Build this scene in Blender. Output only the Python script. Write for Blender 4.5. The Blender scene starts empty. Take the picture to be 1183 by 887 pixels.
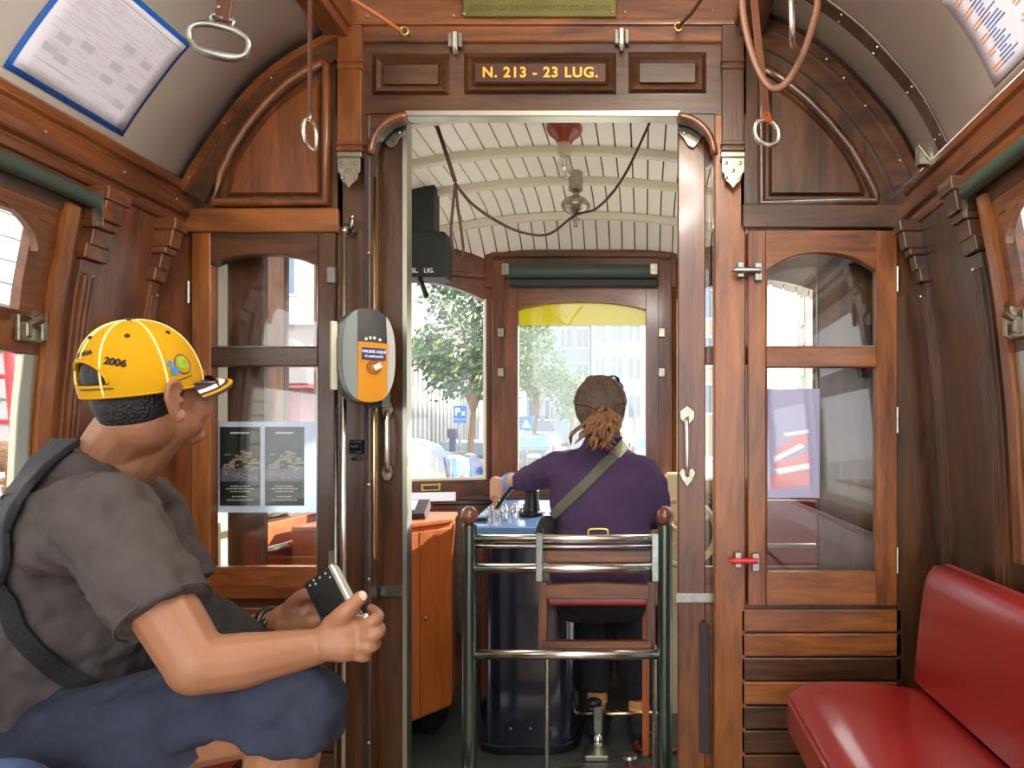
import bpy, bmesh, math, random
from mathutils import Vector, Matrix, noise
from math import sin, cos, pi, radians as R
random.seed(7)
# ------------------------------------------------------------------ camera, sky, sun, exposure
EYE = 1.23                      # eye height above the front platform floor
F, U0, V0 = 850.0, 745.0, 508.0  # focal length and vanishing point in the photo's pixels
scene = bpy.context.scene
cam_d = bpy.data.cameras.new('camera'); cam = bpy.data.objects.new('camera', cam_d)
scene.collection.objects.link(cam); scene.camera = cam
cam.location = (0, 0, EYE); cam.rotation_euler = (R(90), 0, 0)
cam_d.sensor_width = 36; cam_d.lens = F/1183*36
cam_d.shift_x = -(U0-591.5)/1183; cam_d.shift_y = (V0-443.5)/1183
cam_d.clip_start = 0.02; cam_d.clip_end = 500
w = bpy.data.worlds.new('sky'); scene.world = w; w.use_nodes = True
bg = w.node_tree.nodes['Background']; bg.inputs[0].default_value = (0.95, 0.965, 1, 1); bg.inputs[1].default_value = 1.9
sun_d = bpy.data.lights.new('sun', 'SUN'); sun_d.energy = 9; sun_d.angle = R(1); sun_d.color = (1, .93, .82)
sun = bpy.data.objects.new('sun', sun_d); scene.collection.objects.link(sun)
SUN = Vector((1.0, 1.0, .56)).normalized()
sun.rotation_euler = SUN.to_track_quat('Z', 'Y').to_euler()
vs = scene.view_settings; scene.display_settings.display_device = 'sRGB'
vs.view_transform = 'Standard'; vs.look = 'None'; vs.gamma = 1; vs.use_curve_mapping = False
vs.exposure = 1.2
# ------------------------------------------------------------------ materials
def lin(c): return tuple(((x/255)/12.92 if x/255 <= .04045 else ((x/255+.055)/1.055)**2.4) for x in c)
M = {}
def mat(name, c, rough=.5, metal=0, coat=0, bump=0, bscale=40, vary=0, vscale=6, spec=.5, sub=0):
    m = bpy.data.materials.new(name); m.use_nodes = True; M[name] = m
    nt = m.node_tree; b = nt.nodes['Principled BSDF']; c = lin(c)
    b.inputs['Base Color'].default_value = (*c, 1); b.inputs['Roughness'].default_value = rough
    b.inputs['Metallic'].default_value = metal; b.inputs['Coat Weight'].default_value = coat
    b.inputs['Specular IOR Level'].default_value = spec; b.inputs['Coat Roughness'].default_value = .12
    if sub: b.inputs['Subsurface Weight'].default_value = sub; b.inputs['Subsurface Radius'].default_value = (.02, .008, .005)
    tc = nt.nodes.new('ShaderNodeTexCoord')
    if vary:
        n = nt.nodes.new('ShaderNodeTexNoise'); n.inputs['Scale'].default_value = vscale; n.inputs['Detail'].default_value = 5
        r = nt.nodes.new('ShaderNodeValToRGB'); r.color_ramp.elements[0].position = .3; r.color_ramp.elements[1].position = .7
        r.color_ramp.elements[0].color = (*[x*(1-vary) for x in c], 1); r.color_ramp.elements[1].color = (*[min(1, x*(1+vary)) for x in c], 1)
        nt.links.new(tc.outputs['Object'], n.inputs['Vector']); nt.links.new(n.outputs['Fac'], r.inputs['Fac']); nt.links.new(r.outputs['Color'], b.inputs['Base Color'])
    if bump:
        n = nt.nodes.new('ShaderNodeTexNoise'); n.inputs['Scale'].default_value = bscale; n.inputs['Detail'].default_value = 4
        bp = nt.nodes.new('ShaderNodeBump'); bp.inputs['Strength'].default_value = bump; bp.inputs['Distance'].default_value = .01
        nt.links.new(tc.outputs['Object'], n.inputs['Vector']); nt.links.new(n.outputs['Fac'], bp.inputs['Height']); nt.links.new(bp.outputs['Normal'], b.inputs['Normal'])
    return m
def wood(name, dark, light, axis='z', rough=.36, coat=.35, knots=.8):
    """varnished wood; the grain runs along the given axis"""
    m = bpy.data.materials.new(name); m.use_nodes = True; M[name] = m
    nt = m.node_tree; b = nt.nodes['Principled BSDF']; L = nt.links.new
    tc = nt.nodes.new('ShaderNodeTexCoord'); mp = nt.nodes.new('ShaderNodeMapping')
    s = {'x': (1.6, 14, 14), 'y': (14, 1.6, 14), 'z': (14, 14, 1.6)}[axis]
    mp.inputs['Scale'].default_value = s; L(tc.outputs['Object'], mp.inputs['Vector'])
    n1 = nt.nodes.new('ShaderNodeTexNoise'); n1.inputs['Scale'].default_value = 1.3; n1.inputs['Detail'].default_value = 7; n1.inputs['Roughness'].default_value = .6; n1.inputs['Distortion'].default_value = knots
    L(mp.outputs['Vector'], n1.inputs['Vector'])
    n2 = nt.nodes.new('ShaderNodeTexNoise'); n2.inputs['Scale'].default_value = 7; n2.inputs['Detail'].default_value = 3
    L(mp.outputs['Vector'], n2.inputs['Vector'])
    n3 = nt.nodes.new('ShaderNodeTexNoise'); n3.inputs['Scale'].default_value = 2.2; n3.inputs['Detail'].default_value = 2
    L(tc.outputs['Object'], n3.inputs['Vector'])
    mx = nt.nodes.new('ShaderNodeMath'); mx.operation = 'MULTIPLY_ADD'; mx.inputs[1].default_value = .3; L(n2.outputs['Fac'], mx.inputs[0])
    m2 = nt.nodes.new('ShaderNodeMath'); m2.operation = 'MULTIPLY_ADD'; m2.inputs[1].default_value = .75; L(n1.outputs['Fac'], m2.inputs[0]); L(mx.outputs[0], m2.inputs[2])
    mx.inputs[2].default_value = -.17
    m3 = nt.nodes.new('ShaderNodeMath'); m3.operation = 'MULTIPLY_ADD'; m3.inputs[1].default_value = .35; L(n3.outputs['Fac'], m3.inputs[0]); L(m2.outputs[0], m3.inputs[2])
    r = nt.nodes.new('ShaderNodeValToRGB'); r.color_ramp.elements[0].position = .34; r.color_ramp.elements[1].position = .78
    r.color_ramp.elements[0].color = (*lin(dark), 1); r.color_ramp.elements[1].color = (*lin(light), 1)
    L(m3.outputs[0], r.inputs['Fac']); L(r.outputs['Color'], b.inputs['Base Color'])
    bp = nt.nodes.new('ShaderNodeBump'); bp.inputs['Strength'].default_value = .12; bp.inputs['Distance'].default_value = .004
    L(n2.outputs['Fac'], bp.inputs['Height']); L(bp.outputs['Normal'], b.inputs['Normal'])
    b.inputs['Roughness'].default_value = rough; b.inputs['Coat Weight'].default_value = coat; b.inputs['Coat Roughness'].default_value = .15
    return m
for a in 'xyz':
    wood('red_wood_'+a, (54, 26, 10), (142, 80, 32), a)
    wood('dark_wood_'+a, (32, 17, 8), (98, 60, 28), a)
    wood('gold_wood_'+a, (80, 40, 13), (166, 98, 38), a)
wood('orange_wood_z', (160, 78, 28), (200, 112, 50), 'z', rough=.4, coat=.3, knots=.2)
wood('orange_wood_x', (160, 76, 30), (200, 110, 52), 'x', rough=.4, coat=.3, knots=.2)
mat('ceiling_paint', (240, 235, 224), .5, vary=.04, vscale=3)
mat('cream_paint', (248, 244, 224), .4, coat=.1)
mat('cream_rib', (226, 220, 192), .35)
mat('groove', (70, 60, 40), .8)
mat('chrome', (228, 224, 212), .22, 1)
mat('dull_chrome', (150, 152, 146), .3, 1, vary=.2, vscale=40)
mat('nickel', (165, 160, 140), .34, 1, vary=.25, vscale=60)
mat('brass', (206, 176, 96), .25, 1)
mat('brass_rail', (214, 186, 140), .2, 1)
mat('aluminium', (190, 188, 170), .35, 1)
mat('black_metal', (26, 30, 30), .35, .4)
mat('dark_post', (96, 108, 98), .25, .9)
mat('blue_black', (14, 22, 36), .2, 0, coat=1)
mat('console_blue', (120, 160, 214), .2, .5, coat=.5)
mat('green_blind', (56, 72, 60), .5)
mat('dark_blind', (34, 40, 36), .6)
mat('red_vinyl', (139, 25, 23), .3, 0, coat=.5, bump=.06, bscale=14, vary=.12, vscale=3)
mat('leather', (84, 48, 34), .5, bump=.2, bscale=90)
mat('tan_leather', (98, 60, 40), .5)
mat('orange_leather', (150, 62, 26), .5)
mat('rope', (176, 104, 60), .7)
mat('cord', (70, 38, 26), .6)
mat('paper', (222, 222, 232), .6)
mat('paper_blue', (20, 92, 176), .5)
mat('print_grey', (196, 198, 212), .6)
mat('print_pink', (206, 196, 206), .6)
mat('print_dark', (90, 90, 110), .6)
mat('print_orange', (222, 130, 70), .6)
mat('print_blue', (70, 110, 180), .6)
mat('gold_paint', (226, 168, 52), .4)
mat('plaque_green', (104, 98, 52), .35, .5, vary=.15, vscale=8)
mat('plaque_text', (76, 70, 38), .5)
mat('sign_wood', (66, 30, 16), .4)
mat('floor_green', (62, 68, 62), .45, vary=.3, vscale=5, bump=.1)
mat('floor_wood', (170, 150, 126), .5, vary=.3)
mat('bulb_base', (150, 62, 34), .35, coat=.5)
mat('knob_wood', (112, 60, 42), .25, coat=.6)
mat('porcelain', (196, 184, 148), .3)
mat('black_plastic', (14, 14, 16), .35)
mat('rubber', (20, 20, 20), .6)
mat('white', (238, 238, 236), .5)
mat('white_gloss', (240, 240, 244), .2, coat=.6)
mat('validator_grey', (135, 145, 143), .35)
mat('validator_pale', (186, 188, 181), .3)
mat('validator_dark', (44, 54, 60), .3)
mat('validator_orange', (217, 143, 17), .35)
mat('validator_screen', (24, 26, 22), .12, coat=.8)
mat('label_blue', (36, 50, 112), .4)
mat('skin', (151, 103, 73), .5, vary=.08, vscale=14, sub=.06)
mat('skin_pale', (189, 143, 117), .5, sub=.06)
mat('nail', (226, 176, 150), .3)
mat('hair_black', (16, 15, 15), .45, bump=.6, bscale=200)
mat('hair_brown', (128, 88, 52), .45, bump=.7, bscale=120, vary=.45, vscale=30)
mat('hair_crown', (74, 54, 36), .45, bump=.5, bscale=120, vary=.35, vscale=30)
mat('shirt_grey', (78, 71, 68), .9, bump=.15, bscale=300, vary=.05, vscale=8, spec=.2)
mat('shirt_hem', (150, 130, 124), .9)
mat('shorts_blue', (48, 53, 66), .9, bump=.2, bscale=260, vary=.14, vscale=14, spec=.2)
mat('sweater', (72, 55, 83), .95, bump=.2, bscale=300, vary=.1, vscale=9, spec=.2)
mat('trousers', (34, 34, 38), .9, spec=.2)
mat('strap_green', (96, 96, 82), .8, bump=.3, bscale=200)
mat('bag_black', (20, 21, 22), .75, bump=.3, bscale=250)
mat('bag_grey', (44, 46, 52), .7, bump=.3, bscale=250)
mat('cap_yellow', (200, 149, 9), .8, bump=.12, bscale=300, spec=.2)
mat('cap_seam', (250, 226, 150), .8)
mat('cap_dark', (58, 46, 48), .8)
mat('eyelet', (38, 34, 30), .6)
mat('logo_green', (136, 190, 40), .6)
mat('logo_blue', (60, 130, 180), .6)
mat('lens_dark', (30, 16, 14), .08, coat=1)
mat('sock', (214, 150, 92), .9)
mat('sock_yellow', (222, 196, 96), .9)
mat('jeans', (70, 90, 130), .9)
mat('wheel_cream', (224, 206, 160), .35, coat=.4)
mat('pink_wash', (232, 150, 158), .8)
mat('red_paint', (196, 30, 40), .4)
mat('red_dark', (120, 26, 30), .5)
mat('tail_red', (220, 30, 34), .2, coat=1)
mat('plate_text', (40, 40, 44), .6)
mat('van_white', (181, 181, 182), .2, coat=1)
mat('car_silver', (117, 129, 142), .2, .5, coat=1)
mat('car_blue', (60, 120, 190), .2, .3, coat=1)
mat('car_grey', (120, 128, 134), .25, .5, coat=1)
mat('car_red', (170, 30, 34), .25, .2, coat=1)
mat('car_glass', (40, 70, 96), .05, 0, coat=1)
mat('car_glass_blue', (44, 124, 210), .08, 0, coat=1)
mat('sign_blue', (24, 112, 206), .4)
mat('asphalt', (200, 197, 190), .85, vary=.15, vscale=1.5)
mat('pavement', (176, 172, 164), .8, vary=.1, vscale=2)
mat('facade_white', (187, 185, 184), .8, vary=.05, vscale=.6)
mat('facade_cream', (165, 150, 131), .8, vary=.06, vscale=.6)
mat('facade_stone', (127, 115, 112), .8, vary=.12, vscale=.8)
mat('facade_blue', (112, 131, 154), .8, vary=.06, vscale=.6)
mat('facade_pink', (171, 121, 120), .8, vary=.08, vscale=.8)
mat('roof_red', (170, 88, 92), .8, vary=.15, vscale=4)
mat('window_dark', (60, 80, 104), .15, coat=.5)
mat('shutter_brown', (120, 60, 54), .7)
mat('bark', (128, 104, 84), .9, bump=.5, bscale=30)
mat('leaf_dark', (49, 91, 68), .6, vary=.3, vscale=1.5)
mat('leaf_mid', (91, 134, 78), .6, vary=.3, vscale=1.5)
mat('leaf_light', (150, 184, 84), .6, vary=.2, vscale=2)
mat('bin_blue', (24, 48, 84), .4)
mat('pole_grey', (130, 134, 138), .4, .5)
mat('yellow_paint', (238, 200, 20), .5)
mat('shirt_sky', (120, 160, 220), .8)
mat('screen_lcd', (150, 190, 220), .15, coat=.6)
m_ = mat('fill_glow', (250, 240, 220), .3); m_.node_tree.nodes['Principled BSDF'].inputs['Emission Color'].default_value = (1, .9, .75, 1); m_.node_tree.nodes['Principled BSDF'].inputs['Emission Strength'].default_value = 4  # glow of the added fill globe
def glass(name, tint=(1, 1, 1), haze=0.0, hazec=(.9, .93, .95), refl=1.0):
    m = bpy.data.materials.new(name); m.use_nodes = True; M[name] = m
    nt = m.node_tree; nt.nodes.clear(); L = nt.links.new
    out = nt.nodes.new('ShaderNodeOutputMaterial')
    tr = nt.nodes.new('ShaderNodeBsdfTransparent'); tr.inputs[0].default_value = (*tint, 1)
    gl = nt.nodes.new('ShaderNodeBsdfGlossy'); gl.inputs['Roughness'].default_value = .02
    fr = nt.nodes.new('ShaderNodeFresnel'); ge = nt.nodes.new('ShaderNodeNewGeometry'); mi = nt.nodes.new('ShaderNodeMath'); mi.operation = 'MULTIPLY_ADD'; mi.inputs[1].default_value = 1/1.45-1.45; mi.inputs[2].default_value = 1.45; L(ge.outputs['Backfacing'], mi.inputs[0]); L(mi.outputs[0], fr.inputs[0])
    mu = nt.nodes.new('ShaderNodeMath'); mu.operation = 'MULTIPLY'; mu.inputs[1].default_value = refl; mu.use_clamp = True
    L(fr.outputs[0], mu.inputs[0])
    mx = nt.nodes.new('ShaderNodeMixShader'); L(mu.outputs[0], mx.inputs[0]); L(tr.outputs[0], mx.inputs[1]); L(gl.outputs[0], mx.inputs[2])
    last = mx
    if haze:
        tl = nt.nodes.new('ShaderNodeBsdfTranslucent'); tl.inputs[0].default_value = (*hazec, 1)
        m2 = nt.nodes.new('ShaderNodeMixShader'); m2.inputs[0].default_value = haze
        L(mx.outputs[0], m2.inputs[1]); L(tl.outputs[0], m2.inputs[2]); last = m2
    L(last.outputs[0], out.inputs[0]); return m
glass('glass', (.97, .98, .97), refl=1.3)
glass('dusty_glass', (.97, .98, .97), haze=.03)
glass('light_dust_glass', (.97, .98, .97), haze=.015)
glass('clear_bulb', (.93, .93, .92), refl=2.5)
def sheet_mat(name, c, k):
    m = bpy.data.materials.new(name); m.use_nodes = True; M[name] = m
    nt = m.node_tree; nt.nodes.clear(); L = nt.links.new; c = lin(c)
    out = nt.nodes.new('ShaderNodeOutputMaterial'); d = nt.nodes.new('ShaderNodeBsdfDiffuse'); d.inputs[0].default_value = (*c, 1)
    t = nt.nodes.new('ShaderNodeBsdfTranslucent'); t.inputs[0].default_value = (*c, 1)
    mx = nt.nodes.new('ShaderNodeMixShader'); mx.inputs[0].default_value = k; L(d.outputs[0], mx.inputs[1]); L(t.outputs[0], mx.inputs[2]); L(mx.outputs[0], out.inputs[0]); return m
sheet_mat('sunshade_film', (190, 182, 70), .5)
sheet_mat('blue_sheet', (228, 238, 255), .5)
sheet_mat('lavender_sheet', (222, 218, 244), .6)
sheet_mat('poster_dark', (42, 50, 44), .3)
sheet_mat('poster_food', (170, 156, 120), .3)
sheet_mat('poster_white', (210, 214, 206), .3)
# ------------------------------------------------------------------ mesh helpers
def W(u, v, D): return Vector(((u-U0)*D/F, D, EYE+(V0-v)*D/F))
def XZ(u, v, D): p = W(u, v, D); return (p.x, p.z)
class MB:
    def __init__(s): s.v = []; s.f = []
    def add(s, vs, fs):
        n = len(s.v); s.v += [Vector(p) for p in vs]; s.f += [tuple(i+n for i in f) for f in fs]; return s
    def box(s, x0, x1, y0, y1, z0, z1, rot=None, about=None):
        vs = [Vector((x, y, z)) for z in (z0, z1) for (x, y) in ((x0, y0), (x1, y0), (x1, y1), (x0, y1))]
        if rot:
            c = Vector(about) if about else Vector(((x0+x1)/2, (y0+y1)/2, (z0+z1)/2))
            vs = [c+rot @ (p-c) for p in vs]
        return s.add(vs, [(3, 2, 1, 0), (4, 5, 6, 7), (0, 1, 5, 4), (1, 2, 6, 5), (2, 3, 7, 6), (3, 0, 4, 7)])
    def pbox(s, u0, v0, u1, v1, D, t=.03):
        a = XZ(u0, v1, D); b = XZ(u1, v0, D); return s.box(a[0], b[0], D, D+t, a[1], b[1])
    def obox(s, c, ax, ay, az, hx, hy, hz):
        """oriented box"""
        c = Vector(c); vs = [c+ax*hx*i+ay*hy*j+az*hz*k for k in (-1, 1) for (i, j) in ((-1, -1), (1, -1), (1, 1), (-1, 1))]
        return s.add(vs, [(3, 2, 1, 0), (4, 5, 6, 7), (0, 1, 5, 4), (1, 2, 6, 5), (2, 3, 7, 6), (3, 0, 4, 7)])
    def prism(s, pts, y0, y1):
        n = len(pts); ar = sum(pts[i][0]*pts[(i+1) % n][1]-pts[(i+1) % n][0]*pts[i][1] for i in range(n))
        if ar < 0: pts = pts[::-1]
        vs = [(x, y0, z) for x, z in pts]+[(x, y1, z) for x, z in pts]
        fs = [tuple(range(n)), tuple(range(2*n-1, n-1, -1))]+[(i, i+n, (i+1) % n+n, (i+1) % n) for i in range(n)]
        return s.add(vs, fs)
    def pprism(s, pts, D, t=.03): return s.prism([XZ(u, v, D) for u, v in pts], D, D+t)
    def zprism(s, pts, z0, z1):
        n = len(pts); ar = sum(pts[i][0]*pts[(i+1) % n][1]-pts[(i+1) % n][0]*pts[i][1] for i in range(n))
        if ar < 0: pts = pts[::-1]
        vs = [(x, y, z0) for x, y in pts]+[(x, y, z1) for x, y in pts]
        return s.add(vs, [tuple(range(n-1, -1, -1)), tuple(range(n, 2*n))]+[(i, (i+1) % n, (i+1) % n+n, i+n) for i in range(n)])
    def loft(s, rings, cap=True, closed=False):
        n = len(rings[0]); k = len(rings); vs = [p for r in rings for p in r]; fs = []
        for j in range(k if closed else k-1):
            a = j*n; b = ((j+1) % k)*n
            fs += [(a+i, a+(i+1) % n, b+(i+1) % n, b+i) for i in range(n)]
        if cap and not closed: fs += [tuple(range(n-1, -1, -1)), tuple(range((k-1)*n, k*n))]
        return s.add(vs, fs)
    def tube(s, pts, r, n=10, closed=False, cap=True, flat=1.0, up=None):
        pts = [Vector(p) for p in pts]; k = len(pts); rs = r if isinstance(r, (list, tuple)) else [r]*k
        rings = []; nrm = None
        for i in range(k):
            if closed: t = (pts[(i+1) % k]-pts[i-1]).normalized()
            else: t = (pts[min(i+1, k-1)]-pts[max(i-1, 0)]).normalized()
            if up is not None: nrm = (Vector(up)-t*t.dot(Vector(up))).normalized()
            elif nrm is None:
                nrm = t.orthogonal().normalized()
            else: nrm = (nrm-t*t.dot(nrm)).normalized()
            bn = t.cross(nrm)
            rings.append([pts[i]+(nrm*cos(2*pi*j/n)*flat+bn*sin(2*pi*j/n))*rs[i] for j in range(n)])
        return s.loft(rings, cap, closed)
    def strip(s, pts, wd, th, up):
        """flat strap: width wd across, thickness th along the vector(s) up"""
        pts = [Vector(p) for p in pts]; k = len(pts); rings = []
        for i in range(k):
            t = (pts[min(i+1, k-1)]-pts[max(i-1, 0)]).normalized(); u = Vector(up[i] if isinstance(up, list) else up)
            u = (u-t*t.dot(u)).normalized(); b = t.cross(u)
            rings.append([pts[i]+b*wd/2*a+u*th/2*c for a, c in ((-1, -1), (1, -1), (1, 1), (-1, 1))])
        return s.loft(rings)
    def lathe(s, prof, o, axis='z', n=24):
        o = Vector(o); ax = {'z': Vector((0, 0, 1)), 'y': Vector((0, 1, 0)), 'x': Vector((1, 0, 0))}[axis] if isinstance(axis, str) else Vector(axis).normalized()
        e1 = ax.orthogonal().normalized(); e2 = ax.cross(e1)
        return s.loft([[o+ax*z+(e1*cos(2*pi*j/n)+e2*sin(2*pi*j/n))*max(r, 1e-4) for j in range(n)] for r, z in prof])
    def ell(s, c, r, rot=None, n=20, m=12):
        c = Vector(c); rings = []
        for i in range(m+1):
            a = pi*i/m; z = cos(a)*r[2]; q = max(sin(a), .002)
            ring = [Vector((q*cos(2*pi*j/n)*r[0], q*sin(2*pi*j/n)*r[1], z)) for j in range(n)]
            rings.append([c+(rot @ p if rot else p) for p in ring])
        return s.loft(rings[::-1])
    def chain(s, pts, rs, n=12):
        """tapered limb with rounded ends through given joints"""
        P = smooth([Vector(p) for p in pts], 6); k = len(pts); RR = []
        for i in range(len(P)):
            t = i/(len(P)-1)*(k-1); a = min(int(t), k-2); f = t-a; RR.append(rs[a]*(1-f)+rs[a+1]*f)
        s.tube(P, RR, n); s.ell(pts[0], (rs[0],)*3); s.ell(pts[-1], (rs[-1],)*3); return s
    def build(s, name, m, parent=None, bevel=0, smooth_=False, seg=1, fix=True, solid=0, ang=40):
        me = bpy.data.meshes.new(name); me.from_pydata([tuple(p) for p in s.v], [], s.f)
        o = bpy.data.objects.new(name, me); scene.collection.objects.link(o)
        me.materials.append(M[m] if isinstance(m, str) else m)
        bm = bmesh.new(); bm.from_mesh(me)
        if fix: bmesh.ops.recalc_face_normals(bm, faces=bm.faces)
        bm.to_mesh(me); bm.free()
        if smooth_:
            for p in me.polygons: p.use_smooth = True
            if smooth_ != 'all':
                try: me.set_sharp_from_angle(angle=R(ang))
                except Exception: pass
        if solid:
            md = o.modifiers.new('thick', 'SOLIDIFY'); md.thickness = solid; md.offset = 0
        if bevel:
            md = o.modifiers.new('edge', 'BEVEL'); md.width = bevel; md.segments = seg; md.limit_method = 'ANGLE'; md.angle_limit = R(40)
        if parent: o.parent = parent
        return o
def smooth(P, k=8, closed=False):
    P = [Vector(p) for p in P]; n = len(P); out = []
    for i in range(n if closed else n-1):
        a, b, c, d = (P[(i-1) % n], P[i], P[(i+1) % n], P[(i+2) % n]) if closed else (P[max(i-1, 0)], P[i], P[i+1], P[min(i+2, n-1)])
        for j in range(k):
            t = j/k; out.append(.5*((2*b)+(c-a)*t+(2*a-5*b+4*c-d)*t*t+(3*b-a-3*c+d)*t**3))
    if not closed: out.append(P[-1])
    return out
def smooth2(P, k=6): return [(p.x, p.y) for p in smooth([Vector((a, b, 0)) for a, b in P], k)]
def thing(name, label, cat, loc=(0, 0, 0), group=None):
    o = bpy.data.objects.new(name, None); scene.collection.objects.link(o); o['label'] = label; o['category'] = cat
    if group: o['group'] = group
    o.empty_display_size = .05
    return o
def tag(o, label, cat, group=None, kind=None):
    o['label'] = label; o['category'] = cat
    if group: o['group'] = group
    if kind: o['kind'] = kind
    return o
def struct(o, label=None, cat=None):
    o['kind'] = 'structure'
    if label: o['label'] = label; o['category'] = cat or 'structure'
    return o
def sempty(name, label=None, cat=None):
    o = bpy.data.objects.new(name, None); scene.collection.objects.link(o); return struct(o, label, cat)
def dup(o, parent=None, mat4=None, label=None):
    c = o.copy(); scene.collection.objects.link(c); c.parent = parent
    if mat4 is not None: c.matrix_basis = mat4
    if label: c['label'] = label
    for ch in list(o.children): dup(ch, c)
    return c
def text_mesh(s, size, align='CENTER', extrude=.0008, bold=0.0, space=1.0):
    cu = bpy.data.curves.new('t', 'FONT'); cu.body = s; cu.size = size; cu.align_x = align; cu.align_y = 'CENTER'; cu.extrude = extrude; cu.offset = bold; cu.space_character = space
    o = bpy.data.objects.new('t', cu); scene.collection.objects.link(o)
    bpy.context.view_layer.update(); dg = bpy.context.evaluated_depsgraph_get()
    me = bpy.data.meshes.new_from_object(o.evaluated_get(dg)); bpy.data.objects.remove(o)
    vs = [v.co.copy() for v in me.vertices]; fs = [tuple(p.vertices) for p in me.polygons]; bpy.data.meshes.remove(me)
    return vs, fs
def put_text(name, s, size, m, parent, o, ax, ay, bold=0.0, space=1.0, align='CENTER', fn=None):
    vs, fs = text_mesh(s, size, align, bold=bold, space=space); ax = Vector(ax).normalized(); ay = Vector(ay).normalized(); az = ax.cross(ay); o = Vector(o)
    mb = MB(); mb.add([fn(v) if fn else o+ax*v.x+ay*v.y+az*v.z for v in vs], fs)
    return mb.build(name, m, parent, fix=False)
def remesh(mb, name, m, parent, vox=.005, it=6, folds=None, fac=.5):
    """one continuous skin grown over overlapping solids"""
    o = mb.build(name, m, None)
    md = o.modifiers.new('r', 'REMESH'); md.mode = 'VOXEL'; md.voxel_size = vox
    md = o.modifiers.new('s', 'SMOOTH'); md.iterations = it; md.factor = fac
    if folds:
        tx = bpy.data.textures.new(name, 'CLOUDS'); tx.noise_scale = folds[1]; tx.noise_depth = 2
        md = o.modifiers.new('d', 'DISPLACE'); md.texture = tx; md.strength = folds[0]; md.mid_level = .5; md.texture_coords = 'GLOBAL'
        md = o.modifiers.new('s2', 'SMOOTH'); md.iterations = 2
    bpy.context.view_layer.update(); dg = bpy.context.evaluated_depsgraph_get()
    me = bpy.data.meshes.new_from_object(o.evaluated_get(dg)); old = o.data; o.modifiers.clear(); o.data = me; bpy.data.meshes.remove(old)
    for p in me.polygons: p.use_smooth = True
    if parent: o.parent = parent
    return o
# ================================================================== the saloon shell
Y1 = 2.30                       # the bulkhead's front face
YB = -0.7                       # how far back the saloon is built
XL, XR = -1.434, 0.812
def lean(z):
    T = [(1.87, 0), (1.6, .052), (1.3, .085), (1.0, .10), (.8, .105), (-1, .105)]
    if z >= T[0][0]: return 0
    for (a, la), (b, lb) in zip(T, T[1:]):
        if z >= b: return la+(lb-la)*(a-z)/(a-b)
def side_wall(mb, side, y0, y1, z0, z1, t=.04, off=0.0, n=10):
    """piece of leaning side wall; off > 0 moves it into the room"""
    zs = [z0+(z1-z0)*i/n for i in range(n+1)]; s = -1 if side == 'l' else 1; base = XL if side == 'l' else XR
    A = [(base+s*(lean(z)-off), z) for z in zs]; B = [(x+s*t, z) for x, z in reversed(A)]
    mb.prism(A+B, y0, y1)
AL = [(205, 216), (228, 178), (251, 145), (272, 117), (296, 91), (322, 70), (352, 51), (390, 32)]
AR = [(868, 14), (905, 28), (932, 45), (958, 64), (981, 84), (1005, 110), (1027, 136), (1045, 164), (1062, 198)]
AL = smooth2(AL, 5); AR = smooth2(AR, 5)
CL = [XZ(u, v, Y1) for u, v in AL]; CR = [XZ(u, v, Y1) for u, v in AR]
# floor
struct(MB().box(-1.62, 1.0, YB, 2.36, .05, .12).build('floor', 'floor_wood'), 'worn boarded floor of the passenger saloon', 'floor')
# ceiling: two curved white sides and the raised middle
ce = sempty('ceiling', 'curved white saloon ceiling with wooden edge beams', 'ceiling')
for C_, nm in ((CL, 'left'), (CR, 'right')):
    mb = MB(); k = len(C_)
    mb.add([(x, YB, z) for x, z in C_]+[(x, 2.31, z) for x, z in C_], [(i, i+1, i+1+k, i+k) for i in range(k-1)])
    mb.build('ceiling_side', 'ceiling_paint', ce, smooth_='all', solid=.004)
xa, za = CL[-1]; xb, zb = CR[0]
for x0, x1 in ((xa-.03, xa+.045), (xb-.045, xb+.03)):
    b = MB().box(x0, x1, YB, 2.29, 2.475, 2.60); b.box(x0-.012, x1+.012, YB, 2.29, 2.505, 2.53); b.build('edge_beam', 'red_wood_y', ce, bevel=.006, seg=2)
mb = MB(); pr = [(xa-.02, 2.60), (xa+.02, 2.74), (xa+.2, 2.80), (XL/2+XR/2, 2.84), (xb-.2, 2.80), (xb-.02, 2.74), (xb+.02, 2.60)]; k = len(pr)
mb.add([(x, YB, z) for x, z in pr]+[(x, 2.31, z) for x, z in pr], [(i, i+1, i+1+k, i+k) for i in range(k-1)]); mb.build('ceiling_middle', 'ceiling_paint', ce, solid=.012)
# rib on the right-hand ceiling
mb = MB(); k = len(CR); cx, cz = -.3, 1.2
ins = []
for x, z in CR:
    d = Vector((cx-x, cz-z)).normalized(); ins.append((x+d.x*.009, z+d.y*.009))
mb.prism([*CR, *ins[::-1]], 2.072, 2.132); struct(mb.build('trim_1', 'dark_wood_x', bevel=.006, seg=2), 'curved wooden rib across the right ceiling', 'trim')
mb = MB()
for q in (6, 14, 22, 30, 38):
    if q < k: x, z = ins[q]; mb.ell((x, 2.085, z), (.004, .004, .004), n=8, m=6); mb.ell((x, 2.12, z), (.004, .004, .004), n=8, m=6)
o = mb.build('screw', 'nickel', bpy.data.objects['trim_1'])
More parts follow.
